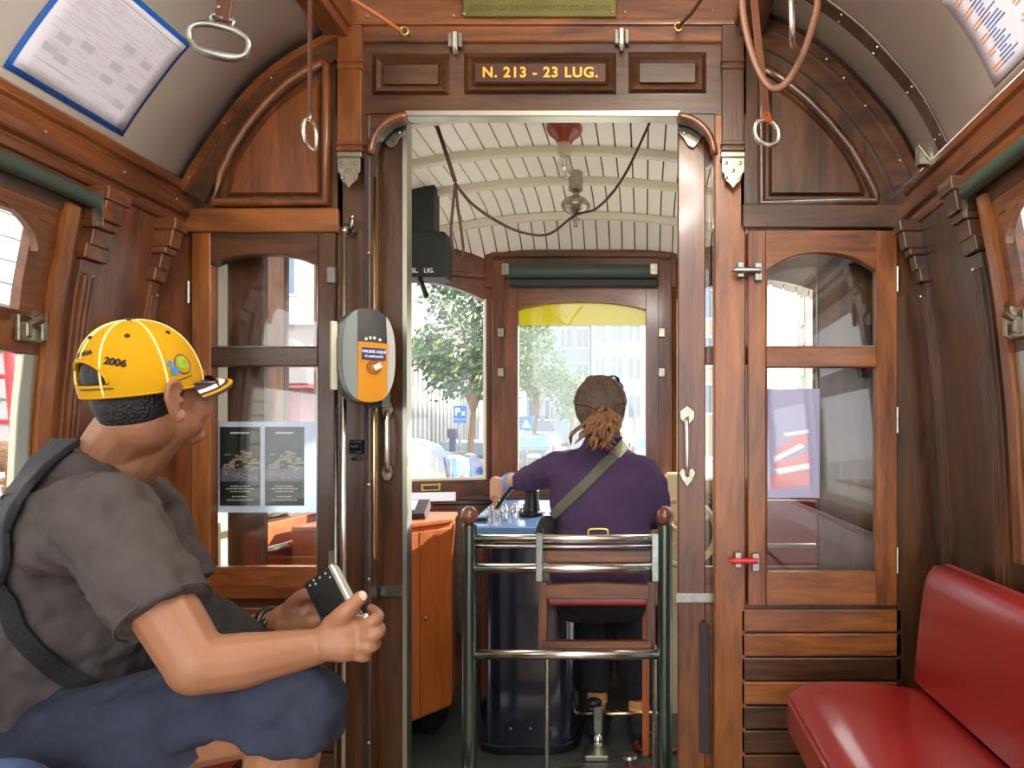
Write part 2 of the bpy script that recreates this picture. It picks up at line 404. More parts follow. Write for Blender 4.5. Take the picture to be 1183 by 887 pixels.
# small latch at the rib's foot
t_ = MB(); p = W(1070, 177, 2.1); t_.tube([p+Vector((-.02, 0, .022)), p+Vector((.012, 0, -.02))], .006); t_.box(p.x-.02, p.x+.02, 2.1, 2.13, p.z-.03, p.z+.03)
t_.build('bracket', 'nickel', bpy.data.objects['trim_1'])
for i, y in enumerate((1.15,)):  # fill light added out of view to brighten the saloon
    lm = thing('fill_lamp', 'unseen globe fill lamp added under the raised saloon ceiling', 'lamp'); cxm = .12
    MB().lathe([(0, 2.83), (.05, 2.83), (.05, 2.80), (.03, 2.79), (.012, 2.77), (.012, 2.45), (0, 2.45)], (cxm, y, 0)).build('rose', 'brass', lm, smooth_=True)
    MB().ell((cxm, y, 2.43), (.14, .14, .11)).build('globe', 'fill_glow', lm, smooth_='all').visible_shadow = True
    ld = bpy.data.lights.new('fill_light', 'POINT'); ld.energy = 78; ld.shadow_soft_size = .15; ld.color = (1, .93, .84); lo = bpy.data.objects.new('fill_light', ld); scene.collection.objects.link(lo); lo.location = (cxm, y, 2.43); lo.parent = lm
# cornices
def cornice(side):
    s = 1 if side == 'l' else -1; bx = XL-.022 if side == 'l' else XR+.04
    prof = [(-.03, 2.045), (.012, 2.045), (.03, 2.03), (.034, 2.008), (.02, 1.998), (.022, 1.988), (.045, 1.975), (.052, 1.95), (.046, 1.925), (.03, 1.915), (.036, 1.905), (.03, 1.885), (-.03, 1.885)]
    if side == 'r': prof = [(a+.012, b-.01) for a, b in prof]
    mb = MB().prism([(bx+s*a, b) for a, b in prof], YB, 2.30)
    o = mb.build('trim_2' if side == 'l' else 'trim_3', 'red_wood_y', bevel=.003)
    return struct(o, 'stepped wooden cornice along the %s wall' % ('left' if side == 'l' else 'right'), 'cornice')
cl, cr = cornice('l'), cornice('r')
mb = MB()
for y in (1.45, 1.72, 1.98, 2.2): mb.ell((XL+.034, y, 1.95), (.004,)*3, n=8, m=6)
mb.build('screw', 'nickel', cl)
# side walls with their windows
for side, nm, yw in (('l', 'wall_left', 1.87), ('r', 'wall_right', 1.80)):
    wl = sempty(nm, 'leaning wood-panelled wall on the %s side' % ('left' if side == 'l' else 'right'), 'wall')
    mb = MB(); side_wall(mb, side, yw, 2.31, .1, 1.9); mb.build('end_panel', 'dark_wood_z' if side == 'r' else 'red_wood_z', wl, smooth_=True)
    mb = MB(); side_wall(mb, side, YB, yw, .1, .93); mb.build('dado', 'dark_wood_y', wl, smooth_=True)
    mb = MB(); side_wall(mb, side, YB, yw, 1.80, 1.9); mb.build('header', 'dark_wood_y', wl)
    for yy in (.62,): mb = MB(); side_wall(mb, side, yy, yy+.13, .93, 1.82); mb.build('mullion', 'red_wood_z', wl, smooth_=True)
    # fluted pilasters: each a half-round shaft with fillets and a stepped capital
    for yp, ztop in (((1.935, 1.83), (2.19, 1.83)) if side == 'l' else ((1.86, 1.83), (2.21, 1.8))):
        mb = MB(); hw = .033 if yp < 2 else .02
        side_wall(mb, side, yp-hw, yp+hw, .1, 1.70, t=.03, off=.012, n=14)
        for q in (-.5, 0, .5): side_wall(mb, side, yp+q*hw-.006, yp+q*hw+.006, .1, 1.66, t=.02, off=.02, n=14)
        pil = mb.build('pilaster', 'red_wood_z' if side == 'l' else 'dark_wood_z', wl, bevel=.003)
        mb = MB(); side_wall(mb, side, yp-hw-.006, yp+hw+.006, 1.70, 1.74, t=.05, off=.024, n=2); side_wall(mb, side, yp-hw, yp+hw, 1.735, 1.78, t=.05, off=.03, n=3)
        side_wall(mb, side, yp-hw-.004, yp+hw+.004, 1.78, 1.80, t=.06, off=.04, n=2); side_wall(mb, side, yp-hw-.002, yp+hw+.002, 1.80, 1.86, t=.08, off=.05, n=3); side_wall(mb, side, yp-hw-.01, yp+hw+.01, 1.85, 1.885, t=.08, off=.058, n=2)
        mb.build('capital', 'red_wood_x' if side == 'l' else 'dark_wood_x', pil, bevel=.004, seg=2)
        mb = MB(); sg = 1 if side == 'l' else -1; b0 = XL if side == 'l' else XR
        mb.ell((b0-sg*(lean(1.66)-.024), yp, 1.66), (.005,)*3, n=8, m=6); mb.build('screw', 'nickel', pil)
    # window frame, sashes and panes, one set per bay
    for wi, (ya, yb) in enumerate(((.75, yw), (-.68, .62))):
        fr = sempty('window_%d' % (wi+1 if side == 'l' else wi+4), '%s saloon window, bay %s' % ('left' if side == 'l' else 'right', ('nearest the bulkhead', 'second from the bulkhead', 'third from the bulkhead')[wi]), 'window')
        mb = MB(); side_wall(mb, side, yb-.04, yb, .93, 1.82, t=.03, off=.012); side_wall(mb, side, ya, ya+.055, .93, 1.82, t=.03, off=.012)
        mb.build('jamb', 'gold_wood_z', fr, smooth_=True)
        mb = MB()
        side_wall(mb, side, yb-.112, yb-.042, 1.44, 1.80, t=.025, off=-.003); side_wall(mb, side, ya+.06, ya+.115, 1.44, 1.80, t=.025, off=-.003)
        side_wall(mb, side, ya+.06, yb-.06, 1.44, 1.54, t=.03, off=.0); side_wall(mb, side, ya+.06, yb-.06, 1.76, 1.80, t=.025, off=0)
        # arched corner pieces of the upper sash
        s_ = -1 if side == 'l' else 1; b0 = XL if side == 'l' else XR
        for yc, dr in ((yb-.111, -1), (ya+.115, 1)):
            pts = [(yc, 1.77), (yc+dr*.12, 1.77)]+[(yc+dr*.12*(1-sin(a)), 1.68+.09*cos(a)) for a in [i*pi/2/8 for i in range(9)]]
            x0 = b0+s_*.015; n = len(pts); vs = [(x0, y, z) for y, z in pts]+[(x0+s_*.02, y, z) for y, z in pts]
            mb.add(vs, [tuple(range(n)), tuple(range(2*n-1, n-1, -1))]+[(i, (i+1) % n, (i+1) % n+n, i+n) for i in range(n)])
        mb.build('upper_sash', 'red_wood_y', fr, bevel=.003)
        mb = MB(); side_wall(mb, side, yb-.088, yb-.044, .93, 1.44, t=.02, off=.0); side_wall(mb, side, ya+.058, ya+.085, .93, 1.44, t=.02, off=0); side_wall(mb, side, ya+.06, yb-.06, .93, .97, t=.02, off=0)
        mb.build('lower_frame', 'aluminium', fr, bevel=.002)
        mb = MB(); side_wall(mb, side, ya+.07, yb-.07, 1.50, 1.78, t=.004, off=-.012, n=4); side_wall(mb, side, ya+.07, yb-.07, .95, 1.46, t=.004, off=-.012, n=6); mb.build('pane', 'glass', fr, smooth_=True)
        if wi == 0:
            # sash latch on the rail
            x = b0+s_*(lean(1.5))-s_*.0; y = yb-.09
            mb = MB(); mb.box(min(x, x-s_*.012), max(x, x-s_*.012), y-.035, y+.035, 1.465, 1.53); mb.box(min(x, x-s_*.03), max(x, x-s_*.03), y+.012, y+.03, 1.47, 1.545); mb.box(min(x, x-s_*.03), max(x, x-s_*.03), y-.032, y-.016, 1.475, 1.51)
            lt = mb.build('latch', 'nickel', fr, bevel=.003); mb = MB(); mb.tube([(x-s_*.02, y-.025, 1.5), (x-s_*.035, y, 1.52), (x-s_*.02, y+.025, 1.555)], [.006, .01, .004]); mb.build('catch', 'dark_wood_z', lt, smooth_=True)
    # roller blind under the cornice
    x = (XL+.018) if side == 'l' else (XR-.018)
    rb = thing('roller_blind', 'dark green rolled blind under the %s cornice' % ('left' if side == 'l' else 'right'), 'blind')
    MB().tube([(x, YB, 1.845), (x, yw+.02, 1.845)], .019, n=14).build('roll', 'green_blind', rb, smooth_=True)
    mb = MB(); mb.box(x-.004, x+.022 if side == 'l' else x+.004, yw+.02, yw+.026, 1.78, 1.87); mb.build('bracket', 'nickel', rb)

# ================================================================== the bulkhead (wall_front)
wf = sempty('wall_front', 'carved dark wooden bulkhead across the tram with the doorway', 'wall')
T = .06
def part(mb, name, m, parent=wf, **k): return mb.build(name, m, parent, **k)
# arch sectors above the sashes
lft = [(218, 262)]+[(205, 245)]+AL+[(390, 262)]
mb = MB().pprism([(200, 262), (203, 216)]+AL+[(396, 32), (396, 262)], Y1, T); part(mb, 'arch_spandrel', 'dark_wood_z')
mb = MB().pprism([(856, 262), (856, 14)]+AR+[(1066, 198), (1072, 262)], Y1, T); part(mb, 'arch_spandrel', 'dark_wood_z')
def band(C, wd, D, t, cu, cv):
    """ring following a pixel curve, wd px deep towards (cu, cv)"""
    inn = []
    for u, v in C:
        d = Vector((cu-u, cv-v)).normalized(); inn.append((u+d.x*wd, v+d.y*wd))
    mb = MB()
    for i in range(len(C)-1): mb.pprism([C[i], C[i+1], inn[i+1], inn[i]], D, t)
    return mb, inn
mb, innL = band(AL, 9, Y1-.035, .04, 395, 330); part(mb, 'arch_edge_mold', 'red_wood_x')
mb, _ = band(innL, 26, Y1-.018, .02, 395, 330); part(mb, 'arch_band', 'dark_wood_x')
mb, innR = band(AR, 9, Y1-.035, .04, 862, 330); part(mb, 'arch_edge_mold', 'dark_wood_x')
mb, _ = band(innR, 26, Y1-.018, .02, 862, 330); part(mb, 'arch_band', 'dark_wood_x')
mb = MB()
for u, v in ((218, 205), (259, 142), (313, 90), (975, 90), (1000, 122), (1040, 185), (955, 68)):
    mb.ell(W(u, v, Y1-.038), (.004, .003, .004), n=8, m=6)
part(mb, 'screw', 'nickel')
# sector panels with moulding
def sector(outer, D, r, wm, inner_s=.80):
    o = smooth2(outer[:-2], 5)+list(outer[-2:]) if False else outer
    mb = MB().tube([W(u, v, D) for u, v in o], r, n=8, closed=True); a = mb
    return a
LS = [(248, 234)]+[(254, 200), (268, 172), (286, 145), (306, 120), (330, 97), (352, 82), (372, 72)]+[(377, 76), (377, 234)]
RS = [(880, 234)]+[(880, 84), (884, 78), (905, 92), (932, 114), (958, 140), (984, 172), (1002, 203), (1012, 226), (1012, 234)]
for S, wd in ((LS, 'red_wood_z'), (RS, 'dark_wood_z')):
    cu = sum(p[0] for p in S)/len(S)*.5+.5*(345 if S is LS else 915); cv = 185
    mb = MB().tube([W(u, v, Y1-.012) for u, v in S], .014, n=8, closed=True); part(mb, 'sector_molding', wd, smooth_='all')
    s1 = [(cu+(u-cu)*.84, cv+(v-cv)*.84) for u, v in S]; s2 = [(cu+(u-cu)*.76, cv+(v-cv)*.76) for u, v in S]
    mb = MB(); n = len(S); A = [W(u, v, Y1-.003) for u, v in s1]; B = [W(u, v, Y1-.016) for u, v in s2]
    mb.add(A+B, [tuple(range(n, 2*n))]+[(i, (i+1) % n, (i+1) % n+n, i+n) for i in range(n)]); part(mb, 'sector_field', wd)
# horizontal rails over the sashes
part(MB().pbox(214, 240, 390, 268, Y1-.02, .08), 'rail', 'gold_wood_x', bevel=.004)
part(MB().pbox(858, 235, 1056, 263, Y1-.02, .08), 'rail', 'dark_wood_x', bevel=.004)
# outer stiles out to the leaning walls
part(MB().prism([XZ(222, 262, Y1), XZ(222, 960, Y1), (XL-.14, XZ(0, 960, Y1)[1]), (XL-.14, 1.4), (XL-.02, 1.9)], Y1, Y1+T), 'outer_stile', 'red_wood_z')
part(MB().prism([XZ(1036, 262, Y1), XZ(1036, 960, Y1), (XR+.14, XZ(0, 960, Y1)[1]), (XR+.14, 1.4), (XR+.06, 1.9)], Y1, Y1+T), 'outer_stile', 'dark_wood_z')
# header with its raised panels and rounded corners
part(MB().pbox(388, 26, 862, 48, Y1-.012, T), 'header_rail', 'red_wood_x', bevel=.004)
part(MB().pbox(388, 44, 862, 132, Y1, T), 'header', 'dark_wood_x')
part(MB().pbox(380, -60, 868, 27, Y1+.0, T), 'top_board', 'red_wood_x')
part(MB().pbox(392, 20, 862, 28, Y1-.022, .03), 'picture_rail', 'red_wood_x', bevel=.006, seg=2)
for s, cu in ((1, 428), (-1, 825)):
    pts = [(cu, 131)]+[(cu, 185)]+[(cu+s*(42-42*cos(a)), 178-44*sin(a)) for a in [i*pi/2/10 for i in range(1, 11)]]+[(cu+s*42, 131)]
    part(MB().pprism(pts, Y1, T), 'corner_spandrel', 'dark_wood_x')
    rim = [(cu+s*(42-42*cos(a)), 178-44*sin(a)) for a in [i*pi/2/12 for i in range(0, 13)]]
    part(MB().tube([W(u, v, Y1-.004) for u, v in rim], .012, n=8), 'corner_bead', 'red_wood_x', smooth_='all')
part(MB().pbox(468, 127, 786, 134, Y1-.005, .05), 'top_channel', 'aluminium', bevel=.002)
def raised(u0, v0, u1, v1, D=Y1, wd='dark_wood_x', m=16, depth=.018):
    mb = MB(); o = [W(u0, v0, D), W(u1, v0, D), W(u1, v1, D), W(u0, v1, D)]; e = 5
    a = [W(u0+e, v0+e, D-depth), W(u1-e, v0+e, D-depth), W(u1-e, v1-e, D-depth), W(u0+e, v1-e, D-depth)]
    b = [W(u0+m, v0+m, D-depth*.25), W(u1-m, v0+m, D-depth*.25), W(u1-m, v1-m, D-depth*.25), W(u0+m, v1-m, D-depth*.25)]
    c = [W(u0+m+1, v0+m+1, D-depth*.8), W(u1-m-1, v0+m+1, D-depth*.8), W(u1-m-1, v1-m-1, D-depth*.8), W(u0+m+1, v1-m-1, D-depth*.8)]
    fs = [(j*4+i, j*4+(i+1) % 4, (j+1)*4+(i+1) % 4, (j+1)*4+i) for j in range(3) for i in range(4)]+[(12, 13, 14, 15)]
    mb.add(o+a+b+c, fs); return part(mb, 'raised_panel', wd)
raised(430, 62, 519, 110, m=12); raised(726, 60, 816, 108, m=12); raised(536, 61, 712, 109, m=11)
for u0, u1 in ((421, 430), (519, 536), (712, 726), (816, 826)): pass
sg = tag(MB().pbox(548, 73, 700, 95, Y1-.022, .012).build('number_plate', 'sign_wood', bevel=.002), 'dark wooden plate lettered N. 213 - 23 LUG. above the doorway', 'sign')
put_text('lettering', 'N. 213 - 23 LUG.', .0445, 'gold_paint', sg, W(624, 84, Y1-.024), (1, 0, 0), (0, 0, 1), bold=.0012, space=1.13)
pq = tag(MB().pbox(535, -30, 712, 19, Y1-.03, .012).build('plaque', 'plaque_green', bevel=.002), 'olive brass plaque fixed above the doorway header', 'plaque')
put_text('lettering', 'SOCIEDADE DE TRANSPORTES COLECTIVOS', .02, 'plaque_text', pq, W(624, 9, Y1-.031), (1, 0, 0), (0, 0, 1), space=1.1)
mb = MB()
for u, v in ((524, 18), (536, 16), (425, 19), (708, 14), (722, 14), (824, 13)): mb.ell(W(u, v, Y1-.03), (.005, .004, .005), n=8, m=6)
part(mb, 'screw', 'nickel')
# posts each side of the doorway
for (a, b, md, s) in ((388, 428, 'dark_wood_z', 1), (825, 862, 'gold_wood_z', -1)):
    part(MB().pbox(a, 131, b, 960, Y1, T), 'post', md, bevel=.006, seg=2)
    pu0, pu1 = (389, 417) if s == 1 else (834, 860)
    wd = 'red_wood_z' if s == 1 else 'dark_wood_z'
    mb = MB().pbox(pu0, 28, pu1, 178, Y1-.028, .03); part(mb, 'pilaster_cap', wd, bevel=.003)
    mb = MB()
    for v in (66, 74, 162, 169): mb.pbox(pu0-1, v, pu1+1, v+5, Y1-.034, .03)
    part(mb, 'pilaster_band', wd, bevel=.003)
    c = (pu0+pu1)/2; h = 13
    pts = [(c-h, 177), (c+h, 177), (c+h, 198), (c+h-3, 201), (c+h-3, 207), (c+4, 212), (c, 217), (c-4, 212), (c-h+3, 207), (c-h+3, 201), (c-h, 198)]
    br = part(MB().pprism(pts, Y1-.034, .004), 'bracket_plate', 'nickel', bevel=.001)
    br2 = MB().pbox(c-h-1, 175, c+h+1, 181, Y1-.042, .04).build('lip', 'nickel', br, bevel=.002)
    mb = MB()
    for du, dv in ((-8, 188), (8, 188), (-8, 205), (8, 205), (0, 197)): mb.ell(W(c+du, dv, Y1-.036), (.006, .003, .006), n=8, m=6)
    mb.build('screw', 'dull_chrome', br)
# planks below the sashes
wt = ['gold_wood_x', 'gold_wood_x', 'dark_wood_x', 'gold_wood_x', 'dark_wood_x', 'dark_wood_x', 'dark_wood_x', 'dark_wood_x', 'dark_wood_x']
for i in range(8):
    v = 704+28*i
    part(MB().pbox(856, v, 1042, v+26, Y1-.0, T), 'plank', wt[i], bevel=.004, seg=2)
    part(MB().pbox(216, v-2, 390, v+24, Y1-.0, T), 'plank', 'red_wood_x' if i < 2 else 'dark_wood_x', bevel=.004, seg=2)
part(MB().pbox(210, 690, 1050 if False else 389, 960, Y1+.02, .03), 'backing_board', 'dark_wood_x'); part(MB().pbox(858, 695, 1050, 960, Y1+.02, .03), 'backing_board', 'dark_wood_x')
# sashes
def arch_open(u0, u1, vt, vs, k=14):
    """top edge of an opening: segmental arch from (u0, vs) over vt to (u1, vs)"""
    c = (u0+u1)/2; h = (u1-u0)/2; return [(c+h*x, vt+(vs-vt)*abs(x)**2.4) for x in [-1+2*i/k for i in range(k+1)]]
def sash(n, label, u0, v0, u1, v1, a, b, vt, vs, r0, r1, vb, w1, w2):
    s = sempty('window_%d' % n, label, 'window'); D = Y1-.012; t = .045
    MB().pbox(u0, v0, a, v1, D, t).build('stile', w1, s, bevel=.003); MB().pbox(b, v0, u1, v1, D, t).build('stile', w2, s, bevel=.003)
    ar = arch_open(a, b, vt, vs); MB().pprism([(a, v0)]+ar+[(b, v0)], D+.002, t-.004).build('top_rail', w2.replace('_z', '_x'), s)
    MB().pbox(a, r0, b, r1, D+.002, t-.004).build('cross_rail', w2.replace('_z', '_x'), s, bevel=.003)
    MB().pbox(a, vb, b, v1, D+.002, t-.004).build('bottom_rail', w1.replace('_z', '_x'), s, bevel=.003)
    # bead round the openings
    MB().tube([W(u, v, D+.012) for u, v in [(a, r0)]+ar+[(b, r0)]], .005, n=6, closed=True).build('bead', 'dull_chrome' if n == 7 else w2, s, smooth_='all')
    MB().tube([W(u, v, D+.012) for u, v in ((a, r1), (b, r1), (b, vb), (a, vb))], .005, n=6, closed=True).build('bead', 'dull_chrome' if n == 7 else w2, s)
    MB().pbox(a-3, vt-2, b+3, r0+3, D+.02, .004).build('pane', 'glass', s); MB().pbox(a-3, r1-3, b+3, vb+3, D+.02, .004).build('pane', 'glass', s)
    return s
w7 = sash(7, 'left bulkhead sash window with two leaflets behind its lower pane', 221, 268, 387, 692, 243, 367, 293, 306, 401, 423, 655, 'gold_wood_z', 'dark_wood_z')
w8 = sash(8, 'right bulkhead sash window above the horizontal planks', 864, 266, 1037, 700, 885, 1013, 291, 312, 401, 424, 661, 'gold_wood_z', 'gold_wood_z')
for wn, hs in ((w7, [(218, 325, 350), (218, 625, 670)]), (w8, [(1037, 308, 337), (1037, 470, 500), (1037, 632, 662)])):
    for u, a, b in hs: MB().tube([W(u, a, Y1-.016), W(u, b, Y1-.016)], .005, n=8).build('hinge', 'nickel', wn)
def slide_bolt(u, v, parent, col='dull_chrome'):
    mb = MB(); D = Y1-.03
    mb.pbox(u-3, v-10, u+5, v+8, D, .012); mb.pbox(u+17, v-9, u+26, v+12, D, .012)
    o = mb.build('slide_bolt', 'dull_chrome', parent, bevel=.002)
    MB().tube([W(u-10, v, D-.004), W(u-6, v, D-.004), W(u-5, v, D-.004), W(u+24, v, D-.004)], [.004, .008, .009, .009], n=10).build('bolt_rod', col, o, smooth_=True)
slide_bolt(855, 312, w8); slide_bolt(852, 648, w8, 'red_paint')
MB().pbox(377, 308, 387, 327, Y1-.025, .014).build('latch', 'dull_chrome', w7, bevel=.002)
MB().pbox(379, 636, 388, 660, Y1-.025, .014).build('latch', 'nickel', w7, bevel=.002)
# ================================================================== sliding door leaves in the doorway
def leaf(n, label, s):
    D = 2.385; t = .035; d = sempty('door_%d' % n, label, 'door')
    if s < 0: e, g1, g2, far = 468, 433, 304, 262; md = 'dark_wood_z'
    else: e, g1, g2, far = 783, 815, 945, 1030; md = 'red_wood_z'
    A, B = min(e, g1), max(e, g1)
    MB().pbox(A, 136, B, 1000, D, t).build('stile', md, d, bevel=.004)
    A, B = min(g2, far), max(g2, far); MB().pbox(A, 150, B, 1000, D, t).build('stile', 'dark_wood_z', d, bevel=.004)
    a, b = min(g1, g2), max(g1, g2)
    ar = arch_open(a, b, 172, 190); MB().pprism([(a, 136)]+ar+[(b, 136)], D+.003, t-.006).build('top_rail', 'dark_wood_x', d)
    MB().pbox(a, 400, b, 421, D+.003, t-.006).build('cross_rail', 'dark_wood_x', d, bevel=.003)
    MB().pbox(a, 655, b, 1000, D+.003, t-.006).build('lower_panel', md.replace('_z', '_x'), d)
    MB().pbox(a-2, 170, b+2, 403, D+.014, .004).build('pane', 'glass', d); MB().pbox(a-2, 419, b+2, 658, D+.014, .004).build('pane', 'glass', d)
    return d
dl = leaf(1, 'left sliding door leaf pushed open behind the bulkhead', -1)
dr = leaf(2, 'right sliding door leaf pushed open behind the bulkhead', 1)
MB().pbox(465, 136, 470, 1000, 2.375, .05).build('edge_strip', 'aluminium', dl)
MB().pbox(428, 176, 436, 650, 2.372, .01).build('gilt_strip', 'brass_rail', dl, bevel=.002)
def corner_plate(cu, s, parent):
    pts = [(cu-14*s, 137), (cu+15*s, 137), (cu+16*s, 152), (cu+9*s, 160), (cu+4*s, 168), (cu-2*s, 171), (cu-8*s, 165), (cu-13*s, 156), (cu-17*s, 150)]
    o = MB().pprism(pts, 2.372, .006).build('corner_plate', 'nickel', parent, bevel=.0015); mb = MB()
    for du in (-11, 9): mb.ell(W(cu+du*s, 153, 2.371), (.007, .004, .007), n=10, m=6)
    mb.build('screw', 'dull_chrome', o)
corner_plate(452, 1, dl); corner_plate(799, -1, dr)
def pull(u, v0, v1, parent, heart):
    D = 2.372; mb = MB(); 
    for i, v in enumerate((v0, v1)):
        sc = 9 if (heart and i == 0) or not heart else 9
        pts = [(u+sc*.8*cos(a), v+sc*sin(a)*(1.15 if not heart else 1.4)) for a in [q*2*pi/6+(0 if not heart else pi/2) for q in range(6 if not heart else 6)]]
        if heart: pts = [(u, v-12), (u+9, v-5), (u+8, v+4), (u, v+13), (u-8, v+4), (u-9, v-5)] if i == 0 else [(u, v-7), (u+6, v-11), (u+10, v-5), (u+6, v+4), (u, v+12), (u-6, v+4), (u-10, v-5), (u-6, v-11)]
        mb.pprism(pts, D, .008)
    o = mb.build('pull_handle', 'nickel', parent, bevel=.002)
    mb = MB(); q = .02
    mb.tube(smooth([W(u, v0+2, D), W(u-.5, v0+6, D-.03), W(u, v0+22, D-.038), W(u, (v0+v1)/2, D-.04), W(u, v1-22, D-.038), W(u, v1-6, D-.03), W(u, v1-2, D)], 4), .0075, n=10)
    mb.build('grip', 'chrome', o, smooth_='all')
pull(447, 474, 546, dl, False); pull(794, 480, 551, dr, True)
MB().pbox(430, 677, 465, 689, 2.374, .012).build('plate', 'dull_chrome', dl, bevel=.001); MB().pbox(781, 685, 823, 696, 2.374, .012).build('plate', 'dull_chrome', dr, bevel=.001)
MB().pprism([(808, 722), (812, 716), (819, 722), (821, 870), (808, 870)], 2.374, .012).build('finger_recess', 'cap_dark', dr, bevel=.002)
# ================================================================== fittings on the left post
vp = thing('handrail_pole', 'tall slim chrome pole standing before the left post', 'pole')
MB().tube([W(397, 268, 2.24), W(397, 1005, 2.24)], .0085, n=14).build('tube', 'chrome', vp, smooth_='all')
mb = MB(); mb.tube([W(397, 268, 2.24), W(400, 262, 2.27), W(404, 262, 2.29)], .009); mb.ell(W(407, 251, 2.265), (.009,)*3); mb.tube([W(407, 252, 2.265), W(404, 270, 2.28), W(412, 266, 2.29)], .007); mb.build('bracket', 'nickel', vp, smooth_='all')
cb = thing('cable_conduit', 'thin dark plum conduit clipped down the left post', 'pipe')
MB().tube([W(423, 178, 2.285), W(423, 965, 2.285)], .006, n=10).build('tube', 'cap_dark', cb, smooth_='all')
for v in (560, 669, 762, 858, 292): MB().ell(W(426, v, 2.283), (.006, .004, .006), n=8, m=6).build('clip', 'nickel', cb)
br = thing('brass_grab_rail', 'long pale brass grab rail ending below the ticket validator', 'rail')
MB().tube([W(432, 205, 2.335)]+[W(432, 640, 2.335), W(431, 649, 2.345), W(429, 653, 2.36)], .009, n=12).build('rail', 'brass_rail', br, smooth_='all')
mb = MB(); mb.pbox(403, 508, 418, 524, 2.275, .03); mb.tube([W(404, 516, 2.27), W(416, 516, 2.27)], .012); mb.ell(W(409, 530, 2.27), (.01, .008, .006))
lk = mb.build('door_lock', 'black_metal', bevel=.002); tag(lk, 'black metal lock block on the left post under the validator', 'lock')
# grey cord down beside the sash
tag(MB().tube([W(388, 468, 2.275), W(388, 965, 2.275)], .006, n=8).build('cable_cover', 'dull_chrome', smooth_='all'), 'narrow grey cable cover running down from the validator', 'cable')
# ================================================================== ticket validator on the pole
va = thing('ticket_validator', 'grey and orange ticket validator fixed to the left doorway post', 'ticket machine')
th = R(38); vx = Vector((cos(th), sin(th), 0)); vn = Vector((sin(th), -cos(th), 0)); vz = Vector((0, 0, 1))
vc = W(424, 411, 2.17)
def vl(x, y, z): return vc+vx*x+vn*y+vz*z      # y > 0 towards the viewer of its face
def so(x, wv=.076, h=.137, n=2.6): return h*max(0, 1-abs(x/wv)**n)**(1/n)
def vslab(name, m, x0, x1, yb, yf, parent=va, zt=None, zb=None, n=12, sc=1.0, bow=.0, **k):
    xs = [x0+(x1-x0)*i/n for i in range(n+1)]
    top = [(x, min(so(x)*sc, zt if zt is not None else 9)) for x in xs]; bot = [(x, max(-so(x)*sc, zb if zb is not None else -9)) for x in xs]
    loop = top+bot[::-1]; mb = MB(); yfn = lambda x, z: yf-bow*((x/.076)**2)-.012*(z/.137)**2
    A = [vl(x, yb, z) for x, z in loop]; B = [vl(x, yfn(x, z), z) for x, z in loop]; q = n+1
    mb.add(A+B, [(i, (i+1) % (2*q), (i+1) % (2*q)+2*q, i+2*q) for i in range(2*q)]+[(2*q+i, 2*q+i+1, 4*q-2-i, 4*q-1-i) for i in range(n)]+[(i, i+1, 2*q-2-i, 2*q-1-i) for i in range(n)])
    return mb.build(name, m, parent, **k)
vslab('back_shell', 'validator_dark', -.074, .074, -.075, -.02, n=16, smooth_=True)
vslab('side_shell', 'validator_grey', -.0755, -.034, -.02, .035, smooth_=True, bow=.012)
vslab('side_shell', 'validator_pale', .05, .0755, -.02, .035, smooth_=True, bow=.012)
vslab('front_panel', 'validator_orange', -.034, .05, -.02, .037, zt=.036, bow=.008)
vslab('screen_hood', 'validator_screen', -.034, .05, -.02, .030, zb=.036, bow=.006, smooth_=True)
def vbox(name, m, x0, x1, y0, y1, z0, z1, **k): return MB().obox(vl((x0+x1)/2, (y0+y1)/2, (z0+z1)/2), vx, vn, vz, (x1-x0)/2, (y1-y0)/2, (z1-z0)/2).build(name, m, va, **k)
lb = vbox('label', 'label_blue', -.026, .042, .034, .0385, -.014, .020, bevel=.001)
put_text('lettering', 'VALIDE AQUI', .0115, 'white', lb, vl(.008, .0392, .009), vx, vz, bold=.0004); put_text('lettering', 'O ANDANTE', .009, 'white', lb, vl(.008, .0392, -.005), vx, vz, bold=.0003)
c0 = vl(.008, .0375, -.036)
MB().tube([c0+vx*.019*cos(a)+vz*.019*sin(a) for a in [i*2*pi/24 for i in range(24)]], .0014, n=6, closed=True).build('target_ring', 'shutter_brown', va)
MB().tube([c0+vx*.012*cos(a)+vz*.012*sin(a) for a in [i*2*pi/24 for i in range(24)]], .0014, n=6, closed=True).build('target_ring', 'shutter_brown', va)
MB().obox(c0+vx*.011+vz*.003, (vx+vz*.6).normalized(), vn, (vz-vx*.6).normalized(), .011, .0012, .008).build('card_symbol', 'white', va)
mb = MB()
for x, z in ((-.012, .046), (.0, .05), (.012, .05), (.028, .046)): mb.obox(vl(x, .029, z), vx, vn, vz, .003, .003, .004)
mb.build('indicator', 'white_gloss', va)
vbox('back_plate', 'cream_rib', -.088, -.072, -.06, -.045, -.10, .10)
MB().box(-.845, -.80, 2.24, 2.31, 1.33, 1.60).build('mount', 'black_metal', va)
